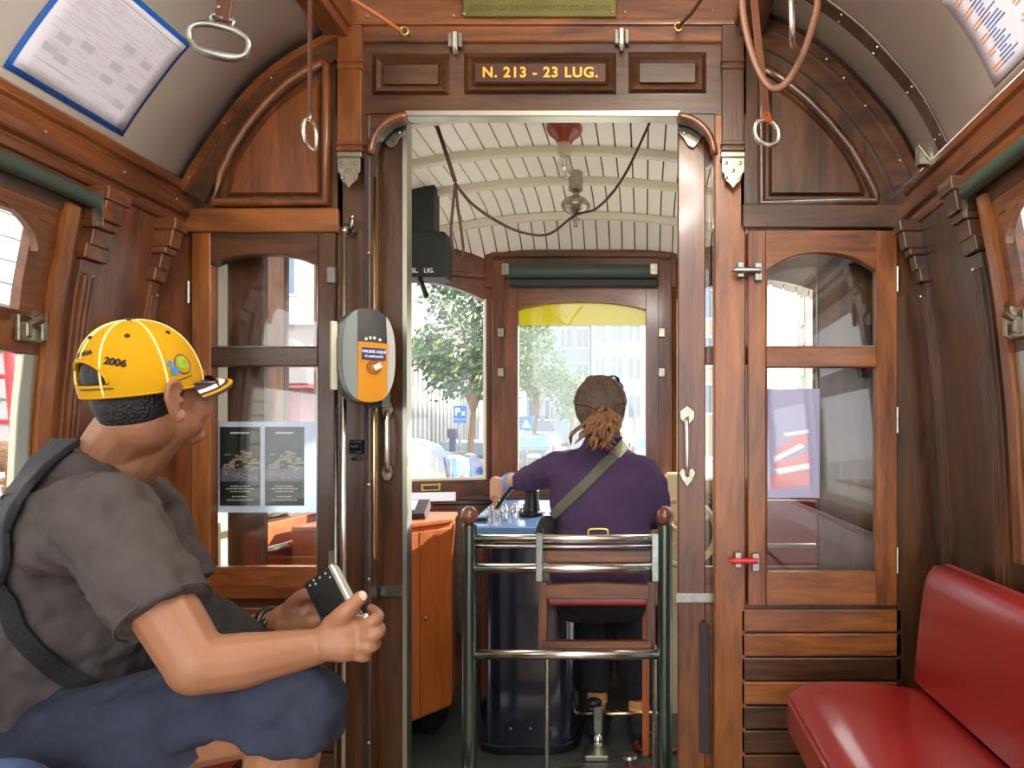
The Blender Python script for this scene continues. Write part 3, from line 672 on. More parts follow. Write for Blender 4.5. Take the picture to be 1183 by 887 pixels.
# ================================================================== leaflets behind the left pane, sheet behind the right pane
hs = tag(MB().pbox(244, 487, 368, 592, 2.348, .003).build('leaflet_holder', 'blue_sheet'), 'pale blue double leaflet holder behind the lower left pane', 'poster holder')
for i, (a, b) in enumerate(((254, 300), (306, 351))):
    pt = tag(MB().pbox(a, 493, b, 584, 2.3435, .003).build('leaflet', 'poster_dark'), ('dark food leaflet at the left of the pale blue holder', 'dark food leaflet at the right of the pale blue holder')[i], 'leaflet')
    mb = MB(); rr = random.Random(3)
    for k in range(46):
        u = a+3+rr.random()*(b-a-10); v = 519+rr.random()**.7*18+(abs(u-(a+b)/2)*.25); mb.pbox(u, v, u+2+rr.random()*6, v+1+rr.random()*2.4, 2.3415+rr.random()*.001, .001)
    mb.build('food_picture', 'poster_food', pt)
    MB().pbox(a+1, 541, b-1, 556, 2.342, .001).build('picture', 'facade_stone' if False else 'print_dark', pt)
    mb = MB()
    for k in range(30): u = a+3+rr.random()*(b-a-8); v = 543+rr.random()*10; mb.pbox(u, v, u+3, v+1.2, 2.341, .001)
    mb.build('picture_detail', 'poster_food', pt)
    mb = MB(); mb.pbox(a+12, 499, b-12, 501, 2.342, .001)
    for v, q in ((561, 12), (564, 7), (567, 12), (573, 14), (577, 8)):
        u = a+q
        while u < b-q: wdt = 2+rr.random()*5; mb.pbox(u, v, min(u+wdt, b-q), v+1.1, 2.342, .001); u += wdt+1
    mb.build('print_line', 'poster_white', pt)
ls = tag(MB().pbox(880, 449, 947, 575, 2.352, .002).build('notice_sheet', 'lavender_sheet'), 'pale lavender notice sheet behind the right lower pane', 'notice')
mb = MB()
for pts in (((893, 528), (925, 512), (930, 516), (895, 534)), ((893, 542), (935, 535), (936, 541), (900, 548)), ((905, 500), (935, 496), (935, 500), (908, 504))): mb.pprism(list(pts), 2.3512, .0006)
mb.build('picture_stripe', 'white', ls)
mb = MB()
for pts in (((900, 515), (930, 500), (935, 512), (895, 528)), ((895, 535), (935, 522), (936, 534), (893, 541)), ((890, 549), (935, 543), (935, 560), (890, 565))): mb.pprism(list(pts), 2.3516, .0005)
mb.build('picture_block', 'pink_wash', ls)
# ================================================================== notices pinned to the curved ceiling
def surf(u, v, C):
    k = (u-U0)/F; m = (V0-v)/F; best = None; s = 0
    for (x0, z0), (x1, z1) in zip(C, C[1:]):
        L = math.hypot(x1-x0, z1-z0); f = lambda x, z: EYE+m*(x/k)-z
        a, b = f(x0, z0), f(x1, z1)
        if a*b <= 0: t = a/(a-b) if a != b else 0; best = (s+L*t, (x0+(x1-x0)*t)/k)
        s += L
    return best
def spt(s, y, C, off, side):
    acc = 0
    for (x0, z0), (x1, z1) in zip(C, C[1:]):
        L = math.hypot(x1-x0, z1-z0)
        if s <= acc+L or (x1, z1) == C[-1]:
            t = (s-acc)/L; n = Vector(((z1-z0), 0, -(x1-x0)))/L; 
            if n.z > 0: n = -n
            return Vector((x0+(x1-x0)*t, y, z0+(z1-z0)*t))+n*off
        acc += L
def spatch(name, m, corners, C, off, parent=None, n=10):
    mb = MB(); fs = []
    for i in range(n+1):
        for j in range(n+1):
            a, b = i/n, j/n; q = [corners[0][k]*(1-a)*(1-b)+corners[1][k]*a*(1-b)+corners[2][k]*a*b+corners[3][k]*(1-a)*b for k in (0, 1)]
            mb.v.append(spt(q[0], q[1], C, off, 0))
    mb.f = [(i*(n+1)+j, (i+1)*(n+1)+j, (i+1)*(n+1)+j+1, i*(n+1)+j+1) for i in range(n) for j in range(n)]
    return mb.build(name, m, parent, fix=False, smooth_='all', solid=.0015)
def bil(c, a, b): return tuple(c[0][k]*(1-a)*(1-b)+c[1][k]*a*(1-b)+c[2][k]*a*b+c[3][k]*(1-a)*b for k in (0, 1))
def sub(c, a0, b0, a1, b1): return [bil(c, a0, b0), bil(c, a1, b0), bil(c, a1, b1), bil(c, a0, b1)]
pa = surf(2, 76, CL); pb = surf(140, 157, CL); pc = surf(220, 50, CL)
pd = (pc[0], pa[1]+(pc[1]-pb[1]))       # fourth corner, out of frame
cs = [pa, pb, pc, pd]
nt = tag(spatch('ceiling_notice', 'paper_blue', cs, CL, .004), 'large blue-bordered printed notice pinned to the left ceiling curve', 'notice')
spatch('sheet', 'paper', sub(cs, .035, .045, .97, .955), CL, .006, nt)
rr = random.Random(5)
for nm, mt, cnt in (('print_line', 'print_grey', 95), ('print_line', 'print_pink', 60), ('print_block', 'print_grey', 10)):
    mb = MB()
    for q in range(cnt):
        if nm == 'print_block': a = .1+rr.random()*.7; b = .1+rr.random()*.7; da, db = .1, .06
        else: a = .06+rr.random()*.7; b = .05+int(rr.random()*60)/68; da, db = .05+rr.random()*.18, .005
        c = sub(cs, a, b, min(a+da, .95), b+db); n0 = len(mb.v)
        ks = 4
        for i in range(ks+1):
            for j in (0, 1): t = bil(c, i/ks, j); mb.v.append(spt(t[0], t[1], CL, .0072, 0))
        mb.f += [(n0+2*i, n0+2*i+2, n0+2*i+3, n0+2*i+1) for i in range(ks)]
    mb.build(nm, mt, nt, fix=False)
mb = MB()
c = sub(cs, .04, .905, .96, .909); n0 = 0
for i in range(13):
    for j in (0, 1): t = bil(c, i/12, j); mb.v.append(spt(t[0], t[1], CL, .0072, 0))
mb.f = [(2*i, 2*i+2, 2*i+3, 2*i+1) for i in range(12)]; mb.build('print_rule', 'print_dark', nt, fix=False)
# right-hand notice
q1 = surf(1150, 101, CR); q0 = surf(1088, 0, CR)
yb_ = q1[1]-.55; cs2 = [(q1[0], q1[1]), (q1[0], yb_), (q0[0], yb_), (q0[0], q0[1])]
cs2[0] = q1
nt2 = tag(spatch('ceiling_notice', 'print_dark', cs2, CR, .003), 'white fare notice with orange and blue lines on the right ceiling curve', 'notice')
spatch('sheet', 'paper', sub(cs2, .006, .008, .99, .99), CR, .005, nt2)
for nm, mt, cols in (('print_line', 'print_orange', (.05, .34)), ('print_line', 'print_blue', (.13, .42))):
    mb = MB(); rr = random.Random(9)
    for a0 in cols:
        for q in range(22):
            b = .1+q*.036; a = a0+rr.random()*.02
            if mt == 'print_orange' and q % 4 > 1: continue
            c = sub(cs2, a, b, a+.05+rr.random()*.1, b+.013); n0 = len(mb.v)
            # text lines run along the curve's girth
            for i in range(3):
                for j in (0, 1): t = bil(c, i/2, j); mb.v.append(spt(t[0], t[1], CR, .0065, 0))
            mb.f += [(n0+2*i, n0+2*i+2, n0+2*i+3, n0+2*i+1) for i in range(2)]
    mb.build(nm, mt, nt2, fix=False)
# ================================================================== straps, rings and cords
def ring_pts(c, rx, rz, ax, n=28, k=2.6):
    ax = Vector(ax).normalized(); out = []
    for i in range(n):
        a = 2*pi*i/n; cx = abs(cos(a))**(2/k)*(1 if cos(a) > 0 else -1); sz = abs(sin(a))**(2/k)*(1 if sin(a) > 0 else -1)
        out.append(c+ax*rx*cx+Vector((0, 0, rz*sz)))
    return out
g = thing('grab_strap', 'brown leather grab strap with a wide oval grey metal ring on the left', 'strap')
D = 1.36; c = W(253, 47, D); tl = R(-9)
ax = Vector((cos(tl), .25, sin(tl))).normalized(); uz = Vector((-sin(tl)*-1 if False else .16, 0, 1)).normalized()
pts = [c+ax*.05*(abs(cos(a))**(2/2.6)*(1 if cos(a) > 0 else -1))+uz*.0265*(abs(sin(a))**(2/2.4)*(1 if sin(a) > 0 else -1)) for a in [2*pi*i/32 for i in range(32)]]
MB().tube(pts, [.0058+.0035*max(0, -sin(2*pi*i/32))**4 for i in range(32)], n=10, closed=True).build('ring', 'dull_chrome', g, smooth_='all')
mb = MB()
for s in (-1, 1): mb.tube([c+ax*.018*s+uz*.027, c+ax*.019*s+uz*.04, c+ax*.014*s+uz*.046], .0035)
mb.tube([c+ax*-.016+uz*.042, c+ax*.016+uz*.042], .0035); mb.build('strap_bar', 'dull_chrome', g, smooth_='all')
sp = MB().strip([c+uz*.036, c+uz*.07, W(252, -40, D), W(252, -180, D), (W(252, 0, D).x, D, 2.55)], .029, .006, (0, -1, 0)).build('strap', 'leather', g, bevel=.001)
MB().ell(W(252, 8, D-.005), (.0035, .002, .0035), n=10, m=6).build('rivet', 'nickel', sp)
MB().box(c.x-.03, c.x+.03, D-.03, D+.03, 2.54, 2.60).build('hanger', 'red_wood_y', g)
def side_strap(u, v0, v1, D, label, rw, mt='leather', yaw=(.12, 1, 0), wdt=.02, ztop=2.58, rh=.042):
    g = thing('grab_strap', label, 'strap'); c = W(u, v1, D); ax = Vector(yaw).normalized()
    MB().tube(ring_pts(c, rw, rh, ax), .0055, n=10, closed=True).build('ring', 'chrome', g, smooth_='all')
    MB().tube([c+Vector((0, 0, rh-.004)), c+Vector((0, 0, rh+.02))], [.010, .006]).build('shackle', 'dull_chrome', g, smooth_='all')
    pp = [c+Vector((0, 0, rh+.01)), W(u, v0, D)*1.0]; top = Vector((c.x, D, ztop))
    MB().strip([c+Vector((0, 0, rh+.008)), c+Vector((0, 0, rh+.12)), top], wdt, .005, (1, 0, 0) if abs(ax.y) > abs(ax.x) else (0, 1, 0)).build('strap', mt, g, bevel=.001)
    return g
side_strap(358, 0, 155, 1.95, 'thin leather grab strap seen edge-on before the left arch panel', .03, rh=.036)
side_strap(915, 0, 25, 1.75, 'short grab strap with two bright rings before the right ceiling rib', .045, yaw=(.25, 1, 0), rh=.05)
# right hanging strap with a chrome ring
g = thing('grab_strap', 'long tan grab strap with a bright ring against the right post', 'strap'); D = 1.95; c = W(886, 153, D)
MB().tube(ring_pts(c, .036, .032, (1, .35, -.05), k=2.2), .0065, n=10, closed=True).build('ring', 'chrome', g, smooth_='all')
MB().tube([c+Vector((-.005, 0, .03)), c+Vector((-.006, 0, .045))], .009).build('shackle', 'dull_chrome', g, smooth_='all')
s_ = MB().strip([W(887, 141, D), W(883, 110, D), W(877, 60, D), W(871, 0, D), W(868, -36, D), Vector((.28, D, 2.6))], .022, .005, (.4, -1, 0)).build('strap', 'tan_leather', g, bevel=.001)
MB().strip([W(887, 141, D-.004), W(885, 130, D-.004)], .024, .006, (.4, -1, 0)).build('strap_end', 'orange_leather', s_)
cd = tag(MB().tube(smooth([Vector((W(856, 0, 1.85).x, 1.85, 2.58)), W(857, -5, 1.85), W(864, 45, 1.85), W(878, 85, 1.85), W(893, 102, 1.85), W(910, 94, 1.85), W(928, 62, 1.85), W(940, 25, 1.85), W(945, -2, 1.85), Vector((W(947, 0, 1.85).x, 1.85, 2.5))], 6), .0095, n=8, flat=.5, up=(0, 1, 0)).build('leather_loop', 'tan_leather', smooth_='all'), 'slack brown leather loop hanging beside the right arch', 'strap')
def hook(u, v, D, lab):
    h = thing('ceiling_hook', lab, 'hook'); p = W(u, v, D)
    MB().tube([p+Vector((.012*cos(a), 0, .012*sin(a))) for a in [i*2*pi/18 for i in range(18)]], .0038, n=8, closed=True).build('eye', 'brass', h, smooth_='all')
    MB().tube([p+Vector((0, .0, .01)), Vector((p.x, 2.3, p.z+.012))], .004).build('shank', 'nickel', h, smooth_='all'); return p
p = hook(467, 36, 2.24, 'brass eye hook left of the header above the doorway'); p2 = hook(784, 31, 2.24, 'brass eye hook right of the header above the doorway')
tag(MB().tube([p+Vector((-.01, 0, 0)), W(440, 20, 2.2), W(405, -2, 2.1), (-.86, 1.9, 2.56), (-.86, YB, 2.57)], .0065, n=8).build('bell_cord', 'rope', smooth_='all'), 'tan bell cord running forward to the left eye hook', 'cord')
tag(MB().tube([p2, W(800, 14, 2.2), W(815, -8, 2.1), (.14, 1.9, 2.58), (.14, YB, 2.6)], .005, n=8).build('bell_cord', 'cord', smooth_='all'), 'dark bell cord running back from the right eye hook', 'cord')
# chrome latches over the header
for u, v, lab in ((525, 47, 'chrome catch over the header left of the number plate'), (718, 43, 'chrome catch over the header right of the number plate')):
    t_ = thing('header_catch', lab, 'catch'); D = 2.278
    mb = MB()
    for du in (-8, 4): mb.pbox(u+du, v-10, u+du+5, v+7, D, .012)
    mb.build('plate', 'dull_chrome', t_, bevel=.002); MB().pbox(u-3, v-12, u+3, v+12, D-.008, .02).build('bolt_rod', 'chrome', t_, bevel=.003)
    MB().tube([W(u, v+8, D-.012), W(u, v+16, D-.012)], .004).build('knob', 'dull_chrome', t_)
# ================================================================== red benches
def bench(label, x_front, x_back, y0, y1, zs, zb, s):
    """s = +1 when the back rest is on the +x side"""
    b = thing('bench', label, 'bench'); rings = []
    n = 26; ys = [y1-(y1-y0)*i/n for i in range(n+1)]
    def sec(k, y):   # seat cushion cross-section, rounded front
        P = [(0, -.10), (0, -.02), (.012, .0), (.05, .022), (.12, .032), (.25, .026), (.40, .0), (.42, -.03), (.42, -.10)]
        P = smooth2(P, 3); return [Vector((x_front+s*(a+ (1-k)*.03 if a < .05 else a)*1.0, y, zs-.02+(c if c < 0 else c*k)-(1-k)*.012)) for a, c in P]
    mb = MB(); mb.loft([sec(math.sqrt(max(0, 1-max(0, 1-(y1-y)/.05)**2)), y) for y in [y1, y1-.006, y1-.015, y1-.03, y1-.05]+[y1-.1-(y1-.1-y0)*i/16 for i in range(17)]])
    mb.build('seat', 'red_vinyl', b, smooth_=True, ang=60)
    mb = MB(); P = [(.365, .0), (.37, .06), (.385, .2), (.40, .29), (.425, .323), (.455, .323), (.47, .30), (.475, 0)]
    def sb(k, y): return [Vector((x_front+s*a+(s*(1-k)*.02 if a < .42 else 0), y, zs+c*(.97+.03*k))) for a, c in smooth2(P, 4)]
    mb.loft([sb(math.sqrt(max(0, 1-max(0, 1-(y1+.03-y)/.05)**2)), y) for y in [y1+.03, y1+.024, y1+.015, y1+.0, y1-.02]+[y1-.1-(y1-.1-y0)*i/16 for i in range(17)]])
    mb.build('backrest', 'red_vinyl', b, smooth_=True, ang=60)
    MB().box(min(x_front+s*.05, x_front+s*.44), max(x_front+s*.05, x_front+s*.44), y0, y1-.05, .12, zs-.11).build('plinth', 'dark_wood_y', b)
    mb = MB().tube([(x_front+s*.002, y1-.01, zs-.045), (x_front-s*.004, y1-.06, zs-.03), (x_front-s*.004, y0, zs-.03)], .006, n=8); mb.build('piping', 'red_vinyl', b, smooth_='all')
    return b
bench('long red vinyl bench with padded backrest along the right wall', .395, .81, -.65, 2.08, .55, .88, 1)
bench('red vinyl bench along the left wall under the seated man', -1.0, -1.45, -.65, 1.9, .56, .88, -1)
# blue jacket corner at the near left
mb = MB().ell(W(14, 905, .62), (.05, .12, .022), n=20, m=10)
mb.box(0, 0, 0, 0, 0, 0); mb = MB(); 
rr = random.Random(2); mb.chain([(-1.05, .80, .66), (-.98, .98, .69), (-.92, 1.04, .70)], [.10, .10, .075]); mb.chain([(-1.1, .85, .62), (-1.02, 1.0, .64)], [.07, .07])
o = remesh(mb, 'denim_jacket', 'jeans', None, .01, 6, folds=(.02, .08)); tag(o, 'corner of a folded blue denim jacket at the near left', 'jacket')
MB().chain([(-.75, .3, .12), (-.75, .3, .5)], [.14, .16]).build('carrier', 'bag_grey', o) if False else None
# ================================================================== the driver's platform (vestibule)
struct(MB().box(-1.5, .88, 2.36, 3.76, -.06, 0).build('floor_platform', 'floor_green'), 'worn dark green floor of the driver platform', 'floor')
def zcv(x, y): return 2.365-.185*max(0, (y-2.9)/.82)**5-.15*(x+.3)**2
vcg = sempty('ceiling_platform', 'cream tongue-and-groove platform ceiling with curved ribs', 'ceiling')
mb = MB(); x = -1.5; ys = [2.36, 2.6, 2.9, 3.1, 3.25, 3.38, 3.48, 3.56, 3.63, 3.69, 3.75]
while x < .86:
    a, b = x+.003, x+.060; r = [[Vector((a, y, zcv(a, y))), Vector((b, y, zcv(b, y))), Vector((b, y, zcv(b, y)+.012)), Vector((a, y, zcv(a, y)+.012))] for y in ys]; mb.loft(r); x += .063
mb.build('boards', 'cream_paint', vcg)
mb = MB(); xs = [-1.5+i*2.4/16 for i in range(17)]
for i, y in enumerate(ys):
    for x in xs: mb.v.append(Vector((x, y, zcv(x, y)+.014)))
mb.f = [(i*17+j, i*17+j+1, i*17+j+18, i*17+j+17) for i in range(10) for j in range(16)]
mb.build('backing', 'groove', vcg, solid=.006)
for y in (2.52, 2.86, 3.19, 3.53):
    MB().loft([[Vector((x, y-.024, zcv(x, y)+.004)), Vector((x, y-.02, zcv(x, y)-.026)), Vector((x, y+.02, zcv(x, y)-.026)), Vector((x, y+.024, zcv(x, y)+.004))] for x in xs]).build('rib', 'cream_rib', vcg, bevel=.004)
# side structure of the platform
for nm, x0, x1, inn in (('wall_platform_left', -1.5, -1.42, -1.42), ('wall_platform_right', .80, .88, .80)):
    ws = sempty(nm, 'side posts and header of the platform, %s side' % nm.split('_')[-1], 'wall')
    MB().box(x0, x1, 2.36, 2.56, -.05, 2.38).build('post', 'cream_rib' if 'left' in nm else 'dark_wood_z', ws, bevel=.004)
    MB().box(x0, x1, 3.33, 3.45, -.05, 2.38).build('post', 'gold_wood_z', ws, bevel=.004)
    MB().box(x0, x1, 2.56, 3.33, 2.02, 2.38).build('header', 'cream_rib', ws)
    MB().box(x0, x1, 2.90, 2.94, -.05, 2.02).build('mullion', 'gold_wood_z', ws, bevel=.003)
tag(MB().box(-1.40, -1.36, 2.56, 3.32, .35, .93).build('entrance_gate', 'orange_wood_x', bevel=.004), 'orange wooden gate panel inside the left platform entrance', 'gate')
gr = thing('gate_rail', 'two bright chrome bars across the left platform entrance', 'rail')
for z in (.96, .84): MB().tube([(-1.33, 2.50, z), (-1.33, 3.34, z)], .012, n=12).build('bar', 'chrome', gr, smooth_='all')
for y in (2.54, 3.30): MB().tube([(-1.33, y, 0), (-1.33, y, 1.0)], .010, n=12).build('upright', 'chrome', gr, smooth_='all')
fp = thing('reflection_pad', 'made-up red padded panel with chrome bars, imitating the reflected red seats', 'gate')  # invented panel, stands in for red seats reflected in the right pane
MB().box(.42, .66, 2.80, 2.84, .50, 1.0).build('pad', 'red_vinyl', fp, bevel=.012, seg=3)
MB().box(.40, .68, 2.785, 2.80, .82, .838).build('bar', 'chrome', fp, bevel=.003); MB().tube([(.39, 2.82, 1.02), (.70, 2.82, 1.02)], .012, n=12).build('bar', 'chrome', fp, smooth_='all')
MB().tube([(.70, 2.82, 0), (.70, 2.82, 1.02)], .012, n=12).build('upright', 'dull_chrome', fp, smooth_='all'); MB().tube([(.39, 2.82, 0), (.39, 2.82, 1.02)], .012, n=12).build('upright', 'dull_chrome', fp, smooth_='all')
# front wall: middle bay
Df = 3.70
fw = sempty('wall_windscreen', 'reddish wooden front wall of the platform below and around the windscreen', 'wall')
MB().pbox(568, 554, 775, 790, Df, .05).build('dado', 'red_wood_x', fw, bevel=.003)
for a, b in ((568, 584), (760, 776)): MB().pbox(a, 300, b, 560, Df-.01, .06).build('post', 'red_wood_z', fw, bevel=.004)
MB().pbox(560, 288, 782, 332, Df+.0, .05).build('lintel', 'red_wood_x', fw, bevel=.004); MB().pbox(566, 291, 776, 297, Df-.02, .05).build('lintel_mold', 'red_wood_x', fw, bevel=.005)
w9 = sempty('window_9', 'central windscreen with its arched wooden frame', 'window')
MB().pbox(583, 330, 598, 560, Df-.02, .05).build('stile', 'red_wood_z', w9, bevel=.003); MB().pbox(746, 330, 761, 560, Df-.02, .05).build('stile', 'red_wood_z', w9, bevel=.003)
ar = arch_open(598, 746, 348, 357); MB().pprism([(598, 330)]+ar+[(746, 330)], Df-.02, .05).build('top_rail', 'red_wood_x', w9)
MB().pbox(583, 553, 761, 560, Df-.03, .05).build('sill', 'red_wood_x', w9, bevel=.003)
MB().pbox(596, 345, 748, 556, Df+.01, .005).build('pane', 'dusty_glass', w9)
tag(MB().pbox(597, 346, 747, 376, Df+.022, .003).build('sunshade_strip', 'sunshade_film'), 'yellow-green sunshade film across the top of the windscreen', 'sunshade')
for u in (579, 765):
    for v in (384, 430): MB().pbox(u-4, v-5, u+3, v+5, Df-.03, .02).build('hinge', 'nickel', fw, bevel=.002)
# angled bays
def bay(A, B, label, n, mat_post):
    A = Vector((A[0], A[1], 0)); B = Vector((B[0], B[1], 0)); L = (B-A).length; ex = (B-A)/L; ny = Vector((-ex.y, ex.x, 0)); 
    if ny.y < 0: ny = -ny
    def tr(mb):
        mb.v = [A+ex*p.x+ny*p.y+Vector((0, 0, p.z)) for p in mb.v]; return mb
    wv = sempty('wall_angled_%s' % ('left' if n == 10 else 'right'), 'angled front corner wall of the platform, %s' % ('left' if n == 10 else 'right'), 'wall')
    tr(MB().box(0, L, 0, .05, 0, 1.035)).build('dado', 'red_wood_x', wv); tr(MB().box(0, .03, 0, .05, 1.03, 2.2)).build('post', mat_post, wv); tr(MB().box(L-.05, L, 0, .05, 1.03, 2.2)).build('post', mat_post, wv)
    c = (L-.02)/2+0; pts = [(.03, 2.2), (.03, 1.93)]+[(.03+(L-.08)*i/16, 1.93+.075*(1-abs(2*i/16-1)**2.2)) for i in range(1, 16)]+[(L-.05, 1.93), (L-.05, 2.2)]
    tr(MB().prism(pts, 0, .05)).build('header', 'red_wood_x', wv); tr(MB().box(0, L, -.015, .0, 2.04, 2.065)).build('header_mold', 'red_wood_x', wv, bevel=.004)
    wn = sempty('window_%d' % n, label, 'window'); tr(MB().box(.02, L-.04, .022, .027, 1.02, 2.02)).build('pane', 'light_dust_glass', wn)
    tr(MB().box(.03, L-.05, -.006, .012, 1.03, 1.042)).build('bead', 'cream_rib', wn); tr(MB().box(.03, .04, -.006, .02, 1.03, 1.94)).build('bead', 'cream_rib', wn)
    return A, ex, ny
bay((-.775, 3.73), (-1.46, 3.42), 'angled left windscreen pane with arched top', 10, 'red_wood_z')
bay((.135, 3.73), (.83, 3.42), 'angled right windscreen pane', 11, 'gold_wood_z')
# rolled dark blind above the windscreen
rb = thing('windscreen_blind', 'dark green blind rolled up above the central windscreen', 'blind')
MB().tube([W(588, 314, Df-.05), W(757, 314, Df-.05)], .036, n=18).build('roll', 'green_blind', rb, smooth_=True); MB().pbox(588, 322, 760, 330, Df-.07, .04).build('bar', 'dark_blind', rb, bevel=.004)
for u in (583, 755): MB().pbox(u-4, 304, u+5, 317, Df-.1, .07).build('bracket', 'nickel', rb, bevel=.003)
# dashboard shelf with its rail
ds = thing('dashboard', 'curved dark wooden dashboard shelf below the windscreen', 'dashboard')
P = [(-1.38, 3.30), (-1.2, 3.44), (-1.0, 3.52), (-.75, 3.58), (.1, 3.58), (.4, 3.50), (.78, 3.30), (.78, 3.40), (.12, 3.70), (-.76, 3.70), (-1.38, 3.42)]
MB().zprism(P, .915, .94).build('shelf', 'dark_wood_x', ds, bevel=.008, seg=2)
MB().zprism([(a, b+.03) if i < 7 else (a, b) for i, (a, b) in enumerate(P)], .30, .915).build('panel', 'dark_wood_x', ds)
MB().tube(smooth([Vector((a, b-.005, .942)) for a, b in P[:7]], 5), .012, n=10).build('rail', 'cap_dark', ds, smooth_='all')
pap = thing('reflection_sheet', 'made-up pale sheet imitating a reflection on the dashboard left of the driver', 'reflection_sheet')  # invented sheet, stands in for a pale reflection on the dashboard
o = MB().obox((-1.06, 3.44, .962), Vector((1, .25, 0)).normalized(), Vector((-.2, .8, .5)).normalized(), Vector((0, -.5, .8)).normalized(), .17, .035, .002).build('sheet', 'paper', pap)
# brass vent plate
vt = tag(MB().obox((-1.045, 3.592, .998), Vector((.911, .412, 0)), Vector((-.412, .911, 0)), Vector((0, 0, 1)), .047, .004, .018).build('brass_plate', 'brass', bevel=.002), 'small brass slot plate on the left front panel', 'plate')
MB().obox((-1.043, 3.587, .998), Vector((.911, .412, 0)), Vector((-.412, .911, 0)), Vector((0, 0, 1)), .036, .003, .010).build('slot', 'plaque_text', vt)
# orange cabinet
cab = thing('cabinet', 'orange varnished wooden cabinet left of the driver', 'cabinet')
A, B = Vector((-.97, 2.812, 0)), Vector((-.81, 3.07, 0)); ex = (B-A).normalized(); nn = Vector((ex.y, -ex.x, 0))
foot = [(-.97, 2.812), (-.81, 3.07), (-.86, 3.34), (-1.32, 3.34), (-1.32, 2.75)]
MB().zprism(foot, .12, .885).build('body', 'orange_wood_z', cab, bevel=.003)
MB().zprism([(a+(.012 if a > -1 else 0), b-.008) for a, b in foot], .885, .905).build('worktop', 'orange_wood_x', cab, bevel=.004)
L = (B-A).length
dr_ = MB().obox(A+ex*L*.5+nn*.006+Vector((0, 0, .50)), ex, nn, vz, L*.48, .008, .365).build('door', 'orange_wood_z', cab, bevel=.002)
MB().obox(A+ex*L*.42+nn*.0145+Vector((0, 0, .5)), ex, nn, vz, .0015, .001, .365).build('seam', 'groove', dr_)
MB().ell(A+ex*L*.5+nn*.02+Vector((0, 0, .52)), (.008,)*3).build('knob', 'nickel', dr_)
MB().box(-1.0, -.88, 3.08, 3.3, 0, .12).build('foot', 'black_metal', cab); MB().box(-1.3, -1.15, 2.85, 3.3, 0, .12).build('foot', 'black_metal', cab)
tk = thing('ticket_printer', 'dark ticket console with a pale screen on the orange cabinet', 'device')
mb = MB().obox((-1.02, 3.06, .935), Vector((1, .15, 0)).normalized(), Vector((-.1, .9, .35)).normalized(), Vector((0, -.35, .9)).normalized(), .115, .07, .02); mb.build('case', 'cap_dark', tk, bevel=.005, seg=2)
MB().obox((-1.025, 3.05, .9585), Vector((1, .15, 0)).normalized(), Vector((-.1, .9, .35)).normalized(), Vector((0, -.35, .9)).normalized(), .075, .045, .002).build('screen', 'screen_lcd', tk)
# black switch box hanging at the upper left
bx = thing('switch_box', 'dark switch box lettered DESL. and LIG. high on the left of the platform', 'box'); Db = 3.10
MB().pbox(455, 267, 514, 320, Db, .12).build('case', 'dark_blind', bx, bevel=.004)
put_text('lettering', 'DESL.   LIG.', .026, 'white', bx, W(484, 312.5, Db-.002), (1, 0, 0), (0, 0, 1), bold=.0006)
MB().box(W(470, 0, Db).x, W(500, 0, Db).x, Db+.02, Db+.1, W(0, 267, Db).z, 2.335).build('hanger', 'dark_blind', bx)
mb = MB().tube([W(484, 318, Db+.02), W(487, 326, Db), W(493, 343, Db-.02)], [.012, .013, .014], n=8, flat=.6); mb.build('lever', 'black_metal', bx, smooth_='all')
# lamp, bell, cords on the platform ceiling
lp = thing('bare_bulb_lamp', 'clear bulb in a red-brown wooden rose on the cream ceiling', 'lamp'); Dl = 2.66
pz = W(652, 0, Dl).x; zt = zcv(pz, Dl); S_ = lambda v: W(0, v, Dl).z
MB().lathe([(.0, zt+.01), (.062, zt+.01), (.066, S_(150)), (.058, S_(155)), (.035, S_(161)), (.025, S_(166)), (0, S_(166))], (pz, Dl, 0), n=28).build('rose', 'bulb_base', lp, smooth_=True)
MB().lathe([(0, S_(163)), (.023, S_(164)), (.023, S_(178)), (.019, S_(180)), (0, S_(180))], (pz, Dl, 0), n=20).build('socket', 'porcelain', lp, smooth_=True)
bu = MB().lathe([(.013, S_(179)), (.016, S_(183)), (.027, S_(191)), (.029, S_(196)), (.024, S_(202)), (.010, S_(206)), (0, S_(206.5))], (pz, Dl, 0), n=20).build('bulb', 'clear_bulb', lp, smooth_='all')
MB().tube([(pz-.004, Dl, S_(180)), (pz-.008, Dl, S_(192)), (pz, Dl, S_(190)), (pz+.008, Dl, S_(192)), (pz+.004, Dl, S_(180))], .0012, n=6).build('filament', 'nickel', bu)
bl = thing('gong_bell', 'nickel gong bell hanging from the cream ceiling', 'bell'); Dg = 3.12; pz = W(665, 0, Dg).x; S_ = lambda v: W(0, v, Dg).z
MB().lathe([(0, zcv(pz, Dg)+.01), (.03, zcv(pz, Dg)+.01), (.03, S_(220)), (.012, S_(223)), (.012, S_(228)), (.045, S_(230)), (.062, S_(236)), (.06, S_(240)), (.04, S_(245)), (.01, S_(249)), (.008, S_(251)), (.02, S_(253)), (.02, S_(255)), (.009, S_(257)), (.009, S_(262)), (0, S_(262))], (pz, Dg, 0), n=28).build('gong', 'nickel', bl, smooth_=True, ang=50)
Dc = 2.56
cdd = thing('pull_cord', 'brown pull cord looped across under the cream ceiling', 'cord')
tl = W(503, 143, Dc); tl.z = zcv(tl.x, Dc)
tr_ = W(753, 143, Dc); tr_.z = zcv(tr_.x, Dc)
MB().tube([tl, W(515, 176, Dc), W(526, 210, Dc)], .007, n=8).build('drop', 'cord', cdd, smooth_='all')
